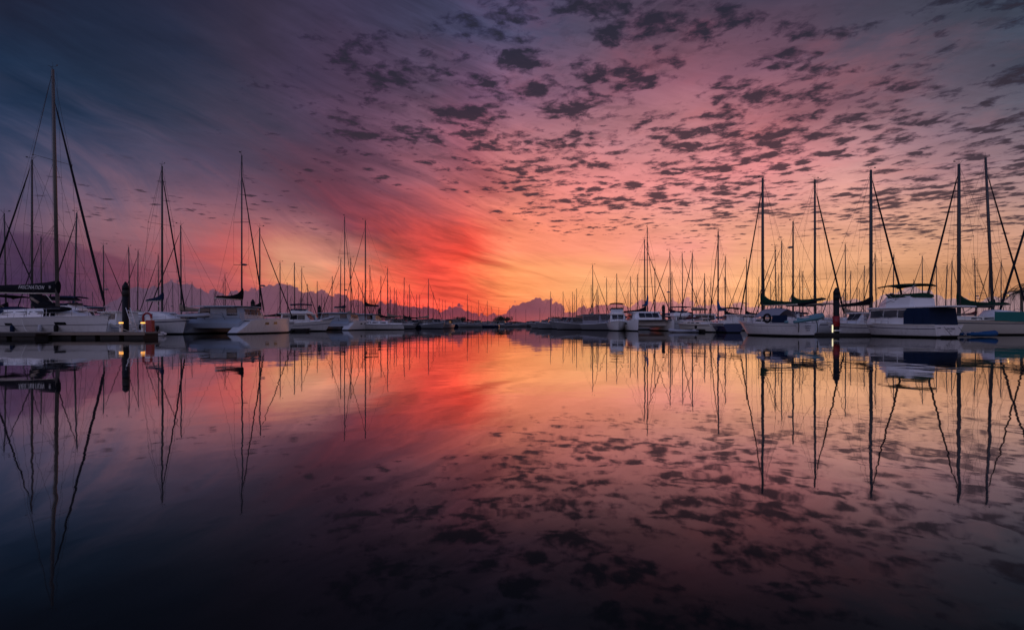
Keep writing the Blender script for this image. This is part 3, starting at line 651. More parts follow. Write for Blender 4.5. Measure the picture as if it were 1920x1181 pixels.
# ------------------------------------------------------------------ sailing catamaran; origin = waterline, stern, centreline
def catamaran(name, label, loc, rz, L=10., B=6.2, free=(1.7,1.5,1.25), hw=1.5, mastx=.55, mast_h=15., mast_r=.09, boom=4., boomz=3.6, cover=CBLACK, boomm=SPAR, jibm=JIB, cabx=(.20,.66), h1=1.25, spread=((.35,1.1),(.62,1.1)), group=None, front=True, cov_hi=1.0, jib_r=.06, step=True, back_w=True, radar=None, cabw=.36, davits=False, leanf=0., lean=0., bm=WHITE):
    t = thing(name, label, 'catamaran', loc, rz, group); zd = free[1]
    for sd in (1, -1):
        h = Hull(.1, L, hw, *free, rake=.25, trake=2.3 if step else -.1, tw=.8, full=.22, y0=sd*(B/2-hw/2))
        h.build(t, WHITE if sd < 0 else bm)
        for k in range(2):
            u = .42+.16*k
            for s2 in (1, -1):
                quad(t, [h.pt(u,h.sheer(u)*.62,s2,.01), h.pt(u+.07,h.sheer(u)*.62,s2,.01), h.pt(u+.065,h.sheer(u)*.78,s2,.01), h.pt(u+.005,h.sheer(u)*.78,s2,.01)], GLASS, name='porthole')
    mb = MB(); iw = B/2-hw*.5
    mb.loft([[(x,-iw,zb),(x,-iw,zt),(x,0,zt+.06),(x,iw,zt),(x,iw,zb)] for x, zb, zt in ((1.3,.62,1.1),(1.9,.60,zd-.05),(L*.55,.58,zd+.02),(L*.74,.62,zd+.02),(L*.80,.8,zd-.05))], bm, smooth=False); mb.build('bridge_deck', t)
    mb = MB(); mb.tube([(L*.95,-iw,zd+.05),(L*.95,iw,zd+.05)], .08, ALU, 8); mb.build('crossbeam', t)
    mb = MB(); mb.loft([[(L*.80,-iw*.8,zd-.02),(L*.80,iw*.8,zd-.02)],[(L*.94,-iw*.8,zd+.02),(L*.94,iw*.8,zd+.02)]], RUBBER, closed=False); mb.build('trampoline', t)
    a, b = L*cabx[0], L*cabx[1]; w = B*cabw; z0 = zd-.03; zt = z0+h1
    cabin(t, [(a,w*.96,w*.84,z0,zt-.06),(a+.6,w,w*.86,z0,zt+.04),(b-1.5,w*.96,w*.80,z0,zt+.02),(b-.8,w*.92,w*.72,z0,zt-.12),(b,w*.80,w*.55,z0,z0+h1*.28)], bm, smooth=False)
    zb, zh = z0+h1*.36, z0+h1*.80
    side_windows(t, a+.8, b-1.4, zb, zh, w*.985+.01, w*.93+.01, 3, GLASS, slant=.1, gap=.12)
    for c0, c1 in ((-.92,-.36),(-.30,.30),(.36,.92)):
        quad(t, [(b-.02,w*.70*c0,z0+h1*.42),(b-.02,w*.70*c1,z0+h1*.42),(b-.64,w*.66*c1,zt-.14),(b-.64,w*.66*c0,zt-.14)], GLASS, name='windscreen')
    if back_w:
        for sd in (1, -1): quad(t, [(a-.02,sd*w*.38,z0+h1*.30),(a-.02,sd*w*.84,z0+h1*.30),(a-.02,sd*w*.80,z0+h1*.82),(a-.02,sd*w*.38,z0+h1*.82)], GLASS, frame=RUBBER)
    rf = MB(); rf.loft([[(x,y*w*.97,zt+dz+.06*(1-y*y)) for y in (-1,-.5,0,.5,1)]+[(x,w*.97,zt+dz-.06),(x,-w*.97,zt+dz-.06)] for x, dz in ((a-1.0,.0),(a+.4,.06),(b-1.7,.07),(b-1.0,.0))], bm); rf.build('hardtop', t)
    mx = L*mastx; mz = zt+.05
    top = Vector((mx+leanf, lean, mast_h)); base = Vector((mx,0,mz))
    mp = lambda z: base+(top-base)*((z-mz)/(mast_h-mz))
    mb = MB(); mb.tube([base, mp(mast_h)], [mast_r, mast_r*.75], ALU, 8); mb.build('mast', t)
    bow = Vector((L*.95,0,zd+.15)); hf = mast_h*.90; d = bow-mp(hf)
    if jibm:
        j = MB(); p0 = mp(hf); j.tube([p0+d*.02, p0+d*.08, p0+d*.5, p0+d*.93, p0+d*.96], [.012, jib_r*.6, jib_r*.9, jib_r, .02], jibm, 8); j.build('furled_jib', t)
    st = MB(); st.tube([mp(hf), bow], .011, WIRE, 4); st.build('forestay', t)
    for sd in (1, -1):
        tip = [mp(mz+(mast_h-mz)*f)+Vector((-.1,sd*w_,0)) for f, w_ in spread]
        st = MB(); st.tube([mp(mast_h-.1)]+[q for q in tip[::-1]]+[Vector((mx-1.2,sd*(B/2-.3),zd))], .011, WIRE, 4); st.build('shroud', t)
        st = MB(); st.tube([mp(mast_h*.88), Vector((mx-.6,sd*(B/2-.4),zd))], .011, WIRE, 4); st.build('shroud', t)
    for f, w_ in spread:
        s_ = MB()
        for sd in (1, -1): s_.tube([mp(mz+(mast_h-mz)*f), mp(mz+(mast_h-mz)*f)+Vector((-.1,sd*w_,0))], .028, ALU, 5)
        s_.build('spreader', t)
    if boom:
        mb = MB(); mb.tube([(mx-.12,0,boomz),(mx-boom,0,boomz-.02)], .075, boomm, 8); mb.build('boom', t)
        c = sail_cover(t, boomz+.07, boom*.97, cover, cov_hi, w=.2); c.location = (mx,0,0)
    p = mp(mast_h); s_ = MB(); s_.tube([p, p+Vector((0,0,.6))], .011, WIRE, 4); s_.tube([p+Vector((-.25,0,.25)), p, p+Vector((.35,0,.15))], .012, WIRE, 4); s_.box(p+Vector((-.3,0,.3)), (.16,.16,.08), WIRE); s_.build('wind_vane', t)
    if radar:
        q = mp(mz+(mast_h-mz)*radar); s_ = MB(); c = q+Vector((.42,0,.06)); s_.tube([q,c], .03, ALU, 5)
        s_.loft([[c+Vector((r*math.cos(k), r*math.sin(k), dz)) for k in [2*math.pi*j/12 for j in range(12)]] for r, dz in ((.2,-.10),(.29,-.06),(.29,.05),(.18,.10))], GREYH); s_.build('radar_dome', t)
    for sd in (1, -1):     # guard rails along each hull
        y = sd*(B/2-.12); tp = []
        for i in range(6):
            x = 1.6+(L-2.2)*i/5; tp.append(Vector((x,y-sd*(.0 if i < 4 else .25*(i-3)),zd+.62)))
            mb = MB(); mb.tube([tp[-1]-Vector((0,0,.62)), tp[-1]], .014, STEEL, 5); mb.build('stanchion', t)
        for dz in (0,-.3):
            mb = MB(); mb.tube([q+Vector((0,0,dz)) for q in tp], .008, STEEL, 4); mb.build('lifeline', t)
    if davits:
        for sd in (1, -1):
            mb = MB(); mb.tube([(1.6,sd*1.1,zd-.1),(1.2,sd*1.1,zd+.55),(.1,sd*1.1,zd+.5)], .04, STEEL, 6); mb.build('davit', t)
        mb = MB(); mb.tube([(1.5,-iw,zd+.5),(1.5,iw,zd+.5)], .03, STEEL, 6); mb.tube([(1.5,-iw,zd+.2),(1.5,iw,zd+.2)], .02, STEEL, 6); mb.build('stern_rail', t)
        mb = MB(); mb.box((.9,1.4,zd+.72), (.9,1.5,.05), GLASSM); mb.build('solar_panel', t)
    return t

# ================================================================== THE MARINA
def X(px, d): return (px-960)/F*d
def TZ(py, d): return H+(HOR-py)/F*d

# ---- left foreground: white yacht at the dock
t, h = sailboat('sailing_yacht', 'big white yacht at the left dock with FASCINATION lettered on its black boom cover', (X(108,38),38,0), R(-15), L=13.5, B=4.1, fwd=.40,
    free=(1.66,1.50,1.42), mast_h=21.0, mast_r=.13, mastm=ALUL, jibf=.90, jib_r=.085, boom=7.4, boomz=3.42, boomm=SPAR, cover=CBLACK, cov_hi=1.0, cov_end=.62, cov_w=.2,
    spread=((.31,1.5),(.62,1.3)), wins=3, stripe=None, lean=-.10, leanf=-.36, dodge=CNAVY, bim=CBLACK, rake=.5, trake=.7, cabh=.72, rise=.18)
h.stripe(t, GREYH, .58, .61)
for u in (.40, .74):
    quad(t, [h.pt(u,h.sheer(u)*.62,-1,.01), h.pt(u+.06,h.sheer(u)*.62,-1,.01), h.pt(u+.06,h.sheer(u)*.74,-1,.01), h.pt(u,h.sheer(u)*.74,-1,.01)], GLASS, name='hull_port')
tx = text(t, 'FASCINATION', .42, t, (-2.55,-.235,3.93), (R(82),R(2),0), LETW, shear=.2)
em = MB()
for k in range(3):
    a = k*math.pi/3+.3; d = Vector((math.cos(a)*.14, 0, math.sin(a)*.14)); c = Vector((-.45,-.25,3.9)); em.tube([c-d, c+d], .022, LETW, 4)
em.build('emblem', t)
# canvas bag folded over the foredeck rail, three fenders, boom tent prop
FY = dict()
yl = t.location; ca, sa = math.cos(R(-15)), math.sin(R(-15))
def onL1(x, y, z): return (yl.x+x*ca-y*sa, yl.y+x*sa+y*ca, z)
bag = thing('sail_bag', 'dark canvas bag slumped over the foredeck rail of the white yacht at the left', 'sail bag', onL1(1.5,-1.15,1.5), R(-15))
mb = MB(); rnd = random.Random(5)
mb.loft([[(x, .30*math.cos(a)*w, .62+.02*x+.26*math.sin(a)*w+rnd.uniform(-.02,.02)) for a in [2*math.pi*j/12 for j in range(12)]] for x, w in ((-.9,.25),(-.75,.85),(-.4,1.05),(0,.95),(.5,.8),(1.0,.7),(1.5,.5),(1.75,.2))], CBLACK); mb.build('bag', bag)
for x, l in ((-.7,.62),(-.35,.7),(.05,.66),(.25,.6)):
    mb = MB(); mb.tube([(x,-.12,.55),(x-.08,-.14,.3),(x-.12-.1*l,-.1,.0)], [.11,.08,.07], CBLACK, 6); mb.build('strap', bag)
for i, (px, lab, mm) in enumerate(((65,'navy fender by the left end of the white yacht at the left dock',CNAVY),(122,'pale round fender hanging at the middle of the white yacht at the left dock',VINYL),(150,'dark fender nearest the bow of the white yacht at the left dock',RUBBER))):
    x = (px-108)/24.0*1.10; u = h.ux(x); p = h.pt(u, h.sheer(u)*.42, -1, .16)
    f_ = thing('fender', lab, 'fender', onL1(p[0], p[1], p[2]), 0, 'fenders along the white yacht')
    mb = MB(); mb.tube([(0,0,.34),(0,0,.30),(0,0,.18),(0,0,-.18),(0,0,-.30),(0,0,-.33)], [.03,.08,.14,.14,.08,.03], mm, 12); mb.build('body', f_)
    mb = MB(); mb.tube([(0,0,.33),(0,.14,1.2)], .012, WIRE, 4); mb.build('rope', f_)
rg = thing('wrapped_dinghy', 'dark covered dinghy upright on the coachroof of the white yacht at the left', 'dinghy', onL1(-1.6,0,2.18), R(-15))
mb = MB(); mb.loft([[(x, .5*math.cos(a)*w, .02+hh*(.5+.5*math.sin(a))) for a in [2*math.pi*j/12 for j in range(12)]] for x, w, hh in ((-.75,.5,1.15),(-.6,.85,1.22),(-.3,.9,1.12),(.2,.9,.75),(1.0,.8,.55),(1.5,.5,.35))], CBLACK); mb.build('cover', rg)
mb = MB(); mb.tube([(-.55,-.46,.9),(-.2,-.5,.75),(.25,-.44,.5)], .10, CTAN, 8); mb.build('tube_end', rg)

# ---- other left heroes
sailboat('sailing_yacht', 'dark slender mast boat behind FASCINATION with furled sail running down off the left edge', (X(60,46),46,0), R(186), L=12, mast_h=TZ(300,46), mast_r=.10, jibf=.985, jib_r=.075,
    boom=4.3, boomz=3.3, cover=CBLACK, spread=((.33,1.2),(.58,1.0)), lean=0, seed=3, detail=1, radar=None, cabh=.6)
t3, h3 = sailboat('sailing_yacht', 'white yacht with navy boom cover moored between the black pile and the catamaran', (X(304,50),50,0), R(-28), L=11, B=3.8, fwd=.41, free=(1.6,1.35,1.3), mast_h=TZ(312,50), mast_r=.10,
    jibf=.95, jib_r=.075, boom=3.2, boomz=3.45, boomm=SPAR, cover=CNAVY, cov_hi=.9, spread=((.28,1.5),(.60,1.2)), cabh=.95, lean=0, dodge=WHITE, seed=4, stripe=NAVY, wins=2)
catamaran('catamaran', 'white catamaran, blue-grey shade tint on cabin, black boom cover, nearest one on the left', (-31.0,48.6,0), R(84), L=10.6, B=7.4, hw=1.7, mast_h=TZ(292,54.4), cover=CBLACK, davits=True,
    free=(1.75,1.6,1.35), boom=4.2, boomz=3.75, h1=1.3, cov_hi=1.35, spread=((.28,.9),(.56,.9)), radar=.28, jib_r=.075, leanf=0, cabw=.34, bm=SHADEW)
inflatable('dinghy', 'grey dinghy slung on the davits of the nearest left catamaran', (-31.35,47.9,1.62), R(-6), L=2.9, W=1.5, group=None)
sailboat('sailing_yacht', 'sloop with a black canvas bimini just behind the nearest catamaran', (X(487,62),62,0), R(12), L=10.5, mast_h=TZ(427,62), mast_r=.09, jib_r=.065, boom=3.6, boomz=2.9, cover=CBLACK, bim=CBLACK, dodge=CGREY,
    free=(1.35,1.15,1.1), spread=((.38,1.0),), cabh=.55, radar=.36, seed=6, detail=1)
catamaran('catamaran', 'shade-tinted white catamaran with a dinghy on its stern, second one along the left fleet', (-30.4,80,0), R(84), L=11, B=7.2, hw=1.7, mast_h=TZ(407,86), cover=CNAVY, davits=True, boom=4, boomz=3.8, h1=1.35, cov_hi=.6,
    spread=((.30,1.2),(.62,1.0)), radar=.24, free=(1.8,1.6,1.4), cabw=.37, bm=SHADEW)
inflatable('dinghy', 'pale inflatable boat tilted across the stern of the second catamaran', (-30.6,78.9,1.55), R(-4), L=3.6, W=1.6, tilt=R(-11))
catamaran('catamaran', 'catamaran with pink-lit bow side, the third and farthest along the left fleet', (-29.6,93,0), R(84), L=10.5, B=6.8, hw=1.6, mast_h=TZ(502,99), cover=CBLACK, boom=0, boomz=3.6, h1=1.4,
    spread=((.5,.9),), free=(1.9,1.6,1.35), bm=SHADEW)
sailboat('sailing_yacht', 'tall-masted sloop with black cover on its boom beyond the second catamaran', (X(685,88),88,0), R(200), L=11.5, mast_h=TZ(414,88), mast_r=.11, jibm=JIB, jib_r=.05, boom=2.4, boomz=4.3, cover=CBLACK, cov_hi=1.2,
    spread=((.30,1.4),(.58,1.0)), cabh=.6, seed=7, detail=1)

# ---- right foreground
t5, h5 = sailboat('sailing_yacht', 'white cruising yacht with green boom cover and stern lettering, nearest one right of centre', (X(1430,43.8),43.8,0), R(108), L=7.4, B=2.95, fwd=.39, free=(1.34,1.08,1.08), mast_h=TZ(334,43.8), mast_r=.125,
    jibf=.95, jib_r=.06, boom=3.6, boomz=2.72, boomm=SPAR, cover=CGREEN, cov_hi=1.25, spread=((.48,1.35),), cabh=.45, wins=3, stripe=None, rake=1.7, trake=.1, tw=.78, seed=8, wind=True, rise=-.05)
h5.stripe(t5, GREYH, .80, .83)
mb = MB(); mb.loft([[(x, y*1.25, 2.38-.75*abs(y)**1.4+dz) for y in (-1,-.7,-.35,0,.35,.7,1)] for x, dz in ((-.2,-.04),(-1.5,.06),(-2.7,-.08))], CGREY, closed=False); mb.build('boom_tent', t5)
mb = MB(); mb.box((-3.1,1.36,1.45), (1.5,.03,.62), CNAVY); mb.build('weather_cloth', t5)
mb = MB(); mb.tube([(-1.9+.34*math.cos(a),1.44,1.52+.34*math.sin(a)) for a in [2*math.pi*k/16 for k in range(17)]], .09, RUBBER, 8); mb.build('life_ring', t5)
for k, x in enumerate((.4,.75,1.2,1.7)):
    mb = MB(); mb.box((x,1.12,1.42+.03*k), (.28,.22,.36), (WHITE, CREAM, VINYL, WHITE)[k]); mb.build('deck_locker', t5)
for row, (s_, txt) in enumerate(((.15,'QUEEN II'),(.12,'BRISBANE'),(.12,'AUS 28'))):
    z = .86-.18*row; text(t5, txt, s_, t5, (h5.x0+.12*z/1.08*0-.02, 0-.1, z), (R(90),0,R(-90)), INK)
for sd in (-1.05, .95):
    mb = MB(); mb.tube([(h5.x0-.05,sd,.35),(h5.x0-.08,sd,.95),(h5.x0+.1,sd,1.4)], .035, RUBBER, 5); mb.build('davit', t5)
inflatable('dinghy', 'teal hard dinghy hoisted across the stern of the green-covered yacht', (X(1518,37.6),38.0,1.2), R(8), L=2.9, W=1.4, m=mat('dinghy_teal',(.10,.24,.28),.4), tilt=R(-9))
sailboat('sailing_yacht', 'slim yacht with radar dome high on its mast behind the green-covered yacht', (X(1487,54),54,0), R(104), L=9.5, B=2.9, mast_h=TZ(415,54), mast_r=.10, jibm=None, boom=4.2, boomz=3.1, cover=CGREEN, cov_hi=1.2, spread=((.43,1.1),), radar=.73, rise=.5, seed=9, detail=1, cabh=.5, free=(1.4,1.2,1.2))
sailboat('sailing_yacht', 'white sloop lying behind the red-banded pile, bow to the right', (X(1528,51),51,0), R(18), L=11, B=3.5, fwd=.41, free=(1.45,1.25,1.2), mast_h=TZ(337,51), mast_r=.115, jibf=.95, jib_r=.085, boom=3.9, boomz=2.9, cover=CBLACK, cov_hi=.7,
    spread=((.27,1.5),(.64,1.1)), cabh=.5, seed=10, stripe=NAVY, radar=None, dodge=CBLACK)
sailboat('sailing_yacht', 'tall yacht with thick mast and dark boom cover behind the small white cabin cruiser', (X(1633,49),49,0), R(6), L=11, B=3.4, fwd=.39, free=(1.4,1.2,1.15), mast_h=TZ(319,49), mast_r=.155, jibf=.97, jib_r=.09, boom=3.7, boomz=3.0, cover=CBLACK, cov_hi=1.0,
    spread=((.37,1.45),(.70,1.1)), cabh=.5, seed=11, rise=-.25, lean=0, bim=CTAN)
cruiser('cabin_cruiser', 'small white cabin cruiser with framed windscreen right of the red-banded pile', (X(1690,44.2),44.6,0), R(181), L=6.6, B=2.5, free=(1.15,.95,.9), stripe=NAVY, h1=1.1, cab=(.30,.66), ws=.5, n=2, canopy=None, detail=2, arch=True, roof=.9)
t8, h8 = cruiser('flybridge_cruiser', 'white flybridge cruiser with dark cockpit curtains and lettered stern at the right', (32.4,36,0), R(103.5), L=6.5, B=3.15, free=(1.25,1.02,.95), stripe=NAVY, h1=1.30, cab=(.22,.83), ws=.4, n=3, glass=GLASSM, fly=(1.6,4.7), canopy=CGREEN, aft=CNAVY, detail=2, roof=2.4, fb=.84)
text(t8, 'PACTIMA', .19, t8, (-.14,-.15,.66), (R(90),0,R(-90)), INK); text(t8, 'SYDNEY', .085, t8, (-.125,-.15,.47), (R(90),0,R(-90)), INK)
text(t8, 'J 7140', .14, t8, (-.14,1.02,.72), (R(90),0,R(-90)), INK)
for y in (.55, -.85):
    mb = MB(); mb.tube([(-.16,y,.80),(-.42,y-.35,.16)], .016, WIRE, 5); mb.build('platform_stay', t8)
mb = MB(); mb.box((-.32,-.25,.15), (.42,2.1,.05), WOODD); mb.build('swim_platform', t8)
mb = MB(); mb.tube([(2.3,.9,2.38),(3.4,1.1,2.9),(4.4,1.1,2.5)], .02, STEEL, 5); mb.build('roof_rail', t8)
t9, h9 = sailboat('sailing_yacht', 'white yacht with long green boom cover and green side cloths at the right edge', (X(1798,46),46,0), R(181), L=10.4, hm=CREAM, B=3.4, fwd=.36, free=(1.45,1.30,1.30), mast_h=TZ(308,46), mast_r=.155, jibf=.965, jib_r=.085, boom=4.9, boomz=2.62,
    cover=CGREEN, cov_hi=1.5, spread=((.51,1.25),), cabh=.45, seed=12, stripe=NAVY, wins=3, rise=.28)
mb = MB(); mb.box((-4.2,1.62,1.70), (4.8,.03,.9), TEAL); mb.build('side_cloth', t9)
cabin(t9, [(-5.0,1.0,.85,1.3,2.2),(-3.2,1.05,.88,1.3,2.36),(-2.4,1.0,.6,1.3,1.75)], WHITE, 'deckhouse', True)
quad(t9, [(-4.8,1.02,1.72),(-3.1,1.06,1.72),(-3.3,.95,2.15),(-4.7,.92,2.1)], GLASS)
mb = MB(); a0, a1, b0, b1 = Vector((-.35,.9,7.6)), Vector((-.45,1.2,3.1)), Vector((-.5,.9,7.6)), Vector((-1.6,1.2,3.1))
mb.tube([a0,a1], .014, WIRE, 4); mb.tube([b0,b1], .014, WIRE, 4)
for k in range(1, 9): mb.tube([a0.lerp(a1,k/8.5), b0.lerp(b1,k/8.5)], .018, WIRE, 4)
mb.build('ratlines', t9)
sailboat('sailing_yacht', 'yacht with a leaning tall mast second from the right edge', (X(1862,54),54,0), R(3), L=12, B=3.5, fwd=.38, free=(1.4,1.2,1.2), mast_h=TZ(296,54), mast_r=.15, leanf=X(1847,54)-X(1862,54), jibf=.93, jib_r=.085, boom=4, boomz=2.9, cover=CGREEN, spread=((.34,1.3),(.64,1.0)), seed=13, detail=1)
sailboat('sailing_yacht', 'yacht cut by the right edge whose furled sail slants in from the frame', (X(1968,49),49,0), R(178), L=13, B=3.6, fwd=.41, free=(1.4,1.2,1.2), mast_h=TZ(262,49), mast_r=.14, jib_r=.10, boom=4, boomz=2.9, cover=CGREEN, spread=((.4,1.3),), seed=14, detail=1)
inflatable('dinghy', 'blue flat tender floating under the right-hand flybridge cruiser stern quarter', (X(1842,38),38.2,.02), R(2), L=2.6, W=1.0, m=CBLUE)

# ---- right middle distance
catamaran('catamaran', 'white catamaran facing the camera with a blue boom cover, right of centre', (20.9,80.5,0), R(270), L=10.5, B=7.2, hw=2.0, mast_h=TZ(427,74.7), cover=CBLUE, boom=2.6, boomz=3.9, boomm=ALU, h1=1.35, cov_hi=1.7, spread=((.30,1.4),(.62,1.2)), free=(1.65,1.55,1.4), step=False, back_w=False, cabw=.33, leanf=.0, jib_r=.05)
cruiser('flybridge_cruiser', 'flybridge motor cruiser with maroon canopy beside the blue-covered catamaran', (X(1153,81),81,0), R(262), L=8.5, B=3.1, free=(1.5,1.2,1.1), h1=1.4, cab=(.30,.74), ws=.5, n=3, fly=(2.0,5.6), canopy=MAROON, detail=1, fb=.7, roof=1.6)
cruiser('cabin_cruiser', 'grey launch with a big canvas wheelhouse left of the maroon-topped cruiser', (X(1101,86),86,0), R(-62), L=9.5, B=3.4, hm=GREYH, free=(1.5,1.1,1.0), h1=1.7, cab=(.05,.55), ws=.25, n=3, glass=GLASSM, canopy=None, cabm=CGREY, detail=1)
sailboat('sailing_yacht', 'dark blue yacht with upright blue sail cover, stern ladder toward the camera', (X(1346.5,63),63,0), R(84), L=9.8, B=3.3, fwd=.4, hm=NAVY, free=(1.35,1.1,1.05), mast_h=TZ(434,63), mast_r=.10, jibf=.93, boom=3.2, boomz=2.75, cover=CBLUE, cov_hi=1.7, spread=((.36,1.0),(.68,.8)), bim=CBLACK, stripe=WHITE, seed=15, detail=1)
sailboat('sailing_yacht', 'small sloop with tan awning over its boom left of the dark blue yacht', (X(1298,66),66,0), R(102), L=9, B=3, fwd=.38, hm=CREAM, free=(1.2,1.0,1.0), mast_h=TZ(470,64), mast_r=.08, boom=3.4, boomz=2.9, cover=CTAN, cov_hi=.3, spread=((.4,.9),), seed=16, detail=1)
inflatable('dinghy', 'pale inflatable dinghy with black motor afloat left of the tan-awninged sloop', (X(1280,60),60,-.02), R(178), L=3.4, W=1.6, motor=True)
cruiser('cabin_cruiser', 'low white day cruiser with folded maroon hood behind the pale dinghy', (X(1285,68),68,0), R(8), L=5.5, B=2.4, free=(1.1,.9,.85), h1=.95, cab=(.35,.62), n=2, canopy=MAROON, detail=1)
cruiser('cabin_cruiser', 'white cabin cruiser between the black pile and the navy-covered yacht, blue hull band', (X(262,47),47,0), R(160), L=7, B=2.6, free=(1.2,1.0,.95), stripe=BLUEH, h1=1.25, cab=(.25,.68), n=3, canopy=None, outboard=True, detail=1)
inflatable('dinghy', 'pale dinghy with a black outboard moored just right of the black pile', (X(262,40.5),41.5,.0), R(150), L=3.2, W=1.5, m=WHITE, motor=True)

# ---- docks
def dock(name, label, px0, px1, d0, d1, z, m, fender=True, posts=()):
    t = thing(name, label, 'dock', (X((px0+px1)/2, (d0+d1)/2), (d0+d1)/2, 0)); ox, oy = t.location.x, t.location.y
    xa, xb = X(px0, d0)-ox, X(px1, d0)-ox; ya, yb = d0-oy, d1-oy
    mb = MB(); n = max(3, int((xb-xa)/1.6))
    for i in range(n):
        a, b = xa+(xb-xa)*i/n, xa+(xb-xa)*(i+1)/n; mb.box(((a+b)/2,(ya+yb)/2,z-.06), (b-a-.02, yb-ya, .12), m)
    mb.build('deck', t)
    mb = MB()
    for i in range(0, n, 1):
        a, b = xa+(xb-xa)*i/n, xa+(xb-xa)*(i+1)/n; mb.box(((a+b)/2,(ya+yb)/2,(z-.13)/2-.08), (b-a-.35, yb-ya-.12, z-.13+.16), WOODD)
    mb.build('float', t)
    if fender:
        mb = MB(); mb.box(((xa+xb)/2, ya-.04, z-.12), (xb-xa, .06, .2), WOODD if m is not CONC else CTAN); mb.build('rub_strip', t)
    return t
dock('floating_dock', 'long pale floating dock in front of the white yacht at the left', -90, 272, 34.0, 35.5, .46, CONC)
dock('floating_dock', 'short black dock section at the far left corner, nearest the camera', -90, 68, 32.6, 33.7, .42, WOODD)
dock('floating_dock', 'dark floating dock under the red-banded pile at the right', 1516, 1650, 41.9, 43.1, .22, WOODD)
dock('floating_dock', 'low dark dock behind the pale inflatable, right of the blue-covered catamaran', 1262, 1338, 61.6, 62.6, .38, WOODD)
dock('floating_dock', 'dark dock strip behind the nearest left catamaran', 500, 575, 68, 69.2, .4, WOODD)
dock('floating_dock', 'far dark dock at the end of the left fleet', 745, 800, 120, 121.5, .45, WOODD)
dock('floating_dock', 'long low pontoon across the far end of the basin', 800, 1022, 236, 238, .5, WOODD, fender=False)

def pile(label, px, top, d, r=.24, red=False, group='mooring piles'):
    t = thing('mooring_pile', label, 'pile', (X(px,d),d,0), 0, group); zt = TZ(top, d)
    if zt > 8: zt = 5
    mb = MB(); mb.tube([(0,0,-1.2),(0,0,zt-.62)], [r,r], PILE, 16); mb.build('shaft', t)
    mb = MB(); mb.tube([(0,0,zt-.63),(0,0,zt-.38),(0,0,zt-.05),(0,0,zt)], [r*1.03,r*1.03,r*.35,.02], PILE, 16); mb.build('cone_cap', t)
    mb = MB(); mb.tube([(0,0,zt-1.12),(0,0,zt-.64)], [r*1.03,r*1.03], WOODD if not red else PILE, 16); mb.build('collar', t)
    if red:
        mb = MB(); mb.tube([(0,0,.82),(0,0,1.72)], [r*1.18,r*1.18], RED, 16); mb.build('red_band', t)
        mb = MB(); mb.tube([(0,0,.40),(0,0,.50)], [r*1.9,r*1.9], WHITE, 16); mb.build('guide_ring', t)
    return t
pile('black mooring pile with pointed cap beside the left dock lamps', 235.5, 528, 36.6, .21)
pile('mooring pile with a red band and bright lamp strip at the right', 1568, 539, 42.6, .235, red=True)
for lab, px, top, d in (('dark pile right of the nearest left catamaran mast',474,561,66),('dark pile left of the second catamaran',599,572,84),('dark pile right of the second catamaran',711,577,98),
    ('dark pile beside the blue-covered catamaran, thicker one',1244,571,80),('dark pile left of the thick one beside the blue-covered catamaran',1235,583,96),('short dark pile at the end of the right fleet',1029,594,190),('short dark pile in the gap right of the third catamaran',768,591,150),('dark pile left of the dark blue yacht',1337,587,92)):
    pile(lab, px, top, d, .26)

def pedestal(px, d, label, white=False):
    t = thing('power_pedestal', label, 'dock pedestal', (X(px,d),d,.46), 0, 'lit dock pedestals')
    mb = MB(); mb.box((0,0,.30), (.16,.15,.60), CREAM); mb.build('post', t)
    mb = MB(); mb.box((0,0,.645), (.19,.18,.085), AMBER); mb.build('lamp', t)
    mb = MB(); mb.box((0,0,.71), (.22,.2,.04), GREYH); mb.build('cap', t)
    mb = MB(); mb.box((.01,-.08,.36), (.10,.02,.16), GREYH); mb.build('socket_panel', t)
pedestal(227, 35.0, 'amber-lit dock pedestal left of the black pile'); pedestal(268, 35.0, 'amber-lit dock pedestal right of the black pile')
t = thing('lamp_column', 'bright narrow lamp column on the dock beside the red-banded pile', 'dock lamp', (X(1561,42.2),42.2,.22))
mb = MB(); mb.box((0,0,.40), (.07,.07,.66), LAMPW); mb.build('lamp', t); mb = MB(); mb.box((0,0,.79), (.2,.2,.05), GREYH); mb.build('cap', t); mb = MB(); mb.box((0,0,.02), (.24,.24,.04), GREYH); mb.build('base', t)
t = thing('fire_hose_station', 'red fire hose reel station at the right end of the left dock', 'fire station', (X(277,35.2),35.2,.46))
mb = MB(); mb.box((.18,0,.42), (.42,.3,.84), RED); mb.build('cabinet', t)
mb = MB(); mb.tube([(-.12+.30*math.cos(a)+.12,-.05,1.05+.30*math.sin(a)) for a in [math.pi*k/12-.2 for k in range(15)]]+[(-.3,-.05,.1)], .075, RED, 8); mb.build('hose_hood', t)
mb = MB(); mb.tube([(.02,-.02,.95),(.02,.16,.95)], .20, WHITE, 14); mb.build('hose_reel', t)
t = thing('boarding_steps', 'white boarding steps leaning by the red hose station', 'steps', (X(252,35.3),35.2,.46))
for sx in (0, .32):
    mb = MB(); mb.tube([(sx,0,0),(sx-.55,0,1.75)], .025, WHITE, 5); mb.build('rail', t)
mb = MB()
for k in range(6): mb.tube([(0-.55*(k+.7)/6.5,0,1.75*(k+.7)/6.5),(.32-.55*(k+.7)/6.5,0,1.75*(k+.7)/6.5)], .022, WHITE, 5)
mb.build('rungs', t)

